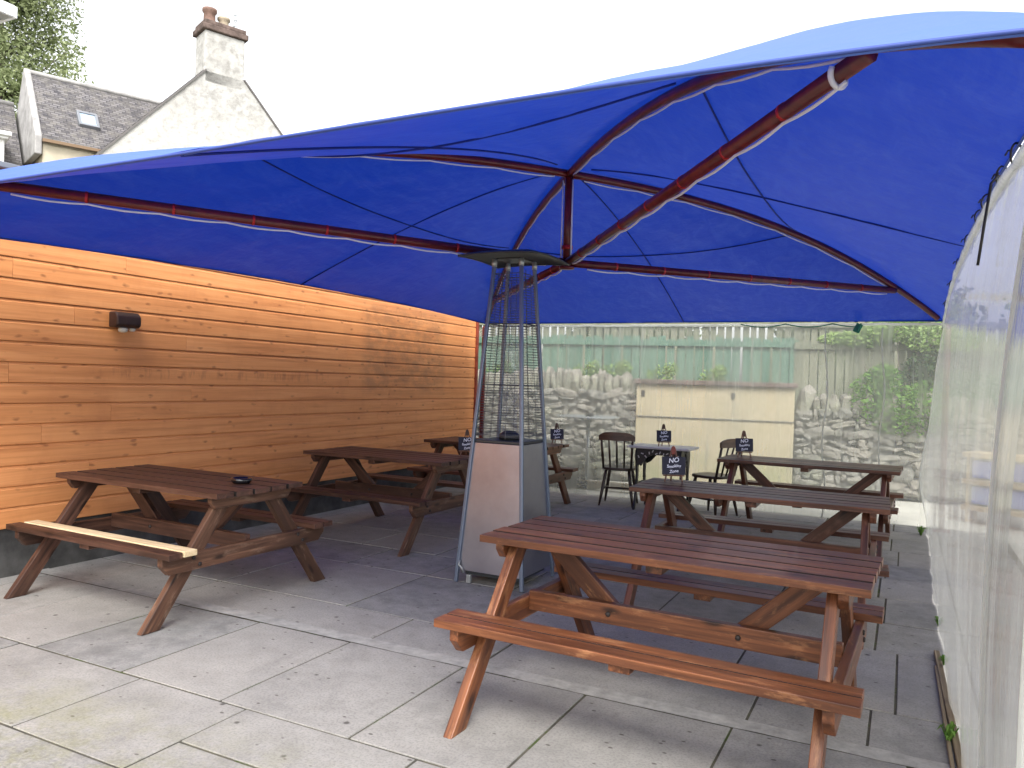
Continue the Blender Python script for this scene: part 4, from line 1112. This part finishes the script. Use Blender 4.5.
HB = house('slate_house', 'house wing with a grey slate roof and one small skylight')
e0, r0 = (.5, 5.38), (1.85, 6.88)
def slope_roof(u0, u1, e, r, over=.0):
    m = MB(); vs = [(u0, e[0], e[1]), (u1, e[0], e[1]), (u1, r[0], r[1]), (u0, r[0], r[1])]
    L_ = math.hypot(r[0] - e[0], r[1] - e[1])
    gs = [(u0, 0, 0), (u1, 0, 0), (u1, L_, 0), (u0, L_, 0)]
    dn = Vector((0, .04, -.05))
    m.add([Vector(v) for v in vs] + [Vector(v) + dn for v in vs], [(0, 1, 2, 3), (7, 6, 5, 4), (0, 4, 5, 1), (1, 5, 6, 2), (2, 6, 7, 3), (3, 7, 4, 0)], gs + gs); 
    return m
ro = slope_roof(-3.0, 1.0, e0, r0).build('roof', M['slate'], HB)
back = slope_roof(1.0, -3.0, (3.2, 5.38), r0).build('roof', M['slate'], HB)
m = MB(); m.tube([(-3.0, r0[0], r0[1] + .01), (1.0, r0[0], r0[1] + .01)], .045, 8); m.build('ridge', M['stone_skew'], HB)
m = MB(); m.box((-.98, 1.85, 2.66), (4.0, 2.55, 5.36)); m.build('wall', M['render_cream'], HB)
m = MB(); m.box((-1.0, .47, 5.345), (4.0, .05, .05)); m.build('eaves_board', M['fascia'], HB)
m = MB()
m.prism([(.50, 5.1), (.50, 5.42), (1.85, 6.95), (3.3, 5.36), (3.3, 5.1)], 0, -3.11, -3.0); m.build('skew', M['stone_skew'], HB, .02)
def on_roof(u, k, dz=0):
    y = e0[0] + (r0[0] - e0[0]) * k; z = e0[1] + (r0[1] - e0[1]) * k; nrm = Vector((0, -(r0[1] - e0[1]), r0[0] - e0[0])).normalized(); return Vector((u, y, z)) + nrm * dz
an = math.atan2(r0[1] - e0[1], r0[0] - e0[0]); RM = Matrix.Rotation(an, 3, 'X')
sk = MB()
for dx, dy, sx_, sy_ in ((0, .19, .34, .05), (0, -.19, .34, .05), (-.15, 0, .045, .33), (.15, 0, .045, .33)):
    sk.box(on_roof(-2.2, .40, .03) + RM @ Vector((dx, dy, 0)), (sx_, sy_, .07), RM)
sko = sk.build('skylight', M['lead'], HB, .006)
m = MB(); m.box(on_roof(-2.2, .40, .03), (.26, .33, .03), RM); m.build('pane', M['pane'], sko)

HCc = house('dormer_house', 'lower slate roofed house with a white dormer at the left edge')
slope_roof(-9, -3.17, (.9, 4.6), (2.45, 6.38)).build('roof', M['slate'], HCc)
slope_roof(-3.17, -9, (4.0, 4.6), (2.45, 6.38)).build('roof', M['slate'], HCc)
m = MB(); m.tube([(-9, 2.45, 6.39), (-3.17, 2.45, 6.39)], .05, 8); m.build('ridge', M['stone_skew'], HCc)
m = MB(); m.box((-6.1, 2.45, 2.3), (5.8, 2.9, 4.6)); m.build('wall', M['render_cream'], HCc)
m = MB(); m.box((-4.02, 1.35, 4.90), (1.05, .9, .95)); dm = m.build('dormer', M['white_paint'], HCc, .01)
m = MB(); m.box((-4.02, 1.30, 5.41), (1.22, 1.1, .07)); m.box((-4.02, 1.32, 5.355), (1.14, 1.02, .05)); m.build('cornice', M['white_paint'], dm, .012)
m = MB(); m.box((-4.02, .893, 4.86), (.62, .02, .7)); m.build('pane', M['pane'], dm)

NH = empty('neighbour_house', (-9.5, 1.2, 0), 0, 'neighbouring house whose dark eaves corner pokes in at the top left', 'house')
m = MB(); m.box((-.2, 0, 2.25), (4.0, 5.4, 4.5)); m.build('wall', M['render_cream'], NH, .02)
m = MB(); q = [(-2.4, -3.0), (2.26, -3.0), (2.26, 2.98), (-2.4, 2.98)]
vs = [(x, y, 4.66) for x, y in q] + [(-.9, -1.3, 5.9), (.7, -1.3, 5.9), (.7, 1.3, 5.9), (-.9, 1.3, 5.9)]
m.add(vs, [(3, 2, 1, 0), (4, 5, 6, 7), (0, 1, 5, 4), (1, 2, 6, 5), (2, 3, 7, 6), (3, 0, 4, 7)]); m.build('roof', M['slate'], NH)
m = MB()
for c_, s_ in (((-.07, 2.995, 4.62), (4.70, .03, .10)), ((2.275, -.0, 4.62), (.03, 5.96, .10)), ((-.07, -3.015, 4.62), (4.70, .03, .10))): m.box(c_, s_)
m.build('fascia', M['white_paint'], NH)

# ------------------------------------------------------------------ camera
cam = bpy.data.cameras.new('camera'); co = bpy.data.objects.new('camera', cam); col.objects.link(co); sc.camera = co
f_px, pitch_c, roll_c, hgt = 779.17, -.00395, -.03053, 1.4496
cam.sensor_width = 36; cam.sensor_fit = 'HORIZONTAL'; cam.lens = f_px / 1024 * 36; cam.clip_end = 2000; cam.clip_start = .05
yaw = .468
Fw = Vector((0, math.cos(pitch_c), math.sin(pitch_c))); U0 = Vector((0, -math.sin(pitch_c), math.cos(pitch_c))); R0 = Vector((1, 0, 0))
cr, sr = math.cos(roll_c), math.sin(roll_c)
Rt = R0 * cr - U0 * sr; Up = R0 * sr + U0 * cr
Z = Matrix.Rotation(yaw, 3, 'Z')
Mx = Matrix((Z @ Rt, Z @ Up, Z @ -Fw)).transposed().to_4x4(); Mx.translation = (0, 0, hgt)
co.matrix_world = Mx

# ------------------------------------------------------------------ light
SUN_EL, SUN_AZ = 50, 148      # azimuth of the sun, degrees clockwise from +y
w = bpy.data.worlds.new('World'); sc.world = w; w.use_nodes = True; nt = w.node_tree; nt.nodes.clear()
sky = nt.nodes.new('ShaderNodeTexSky'); sky.sky_type = 'NISHITA'; sky.sun_disc = False; sky.sun_elevation = R(SUN_EL); sky.sun_rotation = R(SUN_AZ); sky.air_density = 1; sky.dust_density = 4; sky.ozone_density = 1
hs = nt.nodes.new('ShaderNodeHueSaturation'); hs.inputs['Saturation'].default_value = .12
bg = nt.nodes.new('ShaderNodeBackground'); bg.inputs[1].default_value = .15; ou = nt.nodes.new('ShaderNodeOutputWorld')
nt.links.new(sky.outputs[0], hs.inputs['Color']); nt.links.new(hs.outputs[0], bg.inputs[0]); nt.links.new(bg.outputs[0], ou.inputs[0])
sun = bpy.data.lights.new('sun', 'SUN'); sun.energy = .5; sun.angle = R(25); sun.color = (1, .96, .9)
so = bpy.data.objects.new('sun', sun); col.objects.link(so)
az = R(SUN_AZ); el = R(SUN_EL)
dirv = Vector((math.sin(az) * math.cos(el), math.cos(az) * math.cos(el), math.sin(el)))
so.rotation_euler = dirv.to_track_quat('Z', 'Y').to_euler()
vs_ = sc.view_settings; vs_.view_transform = 'Standard'; vs_.look = 'None'; vs_.gamma = 1; vs_.use_curve_mapping = False
vs_.exposure = 1.7
sc.cycles.max_bounces = 10; sc.cycles.transparent_max_bounces = 16; sc.cycles.transmission_bounces = 8; sc.cycles.diffuse_bounces = 6
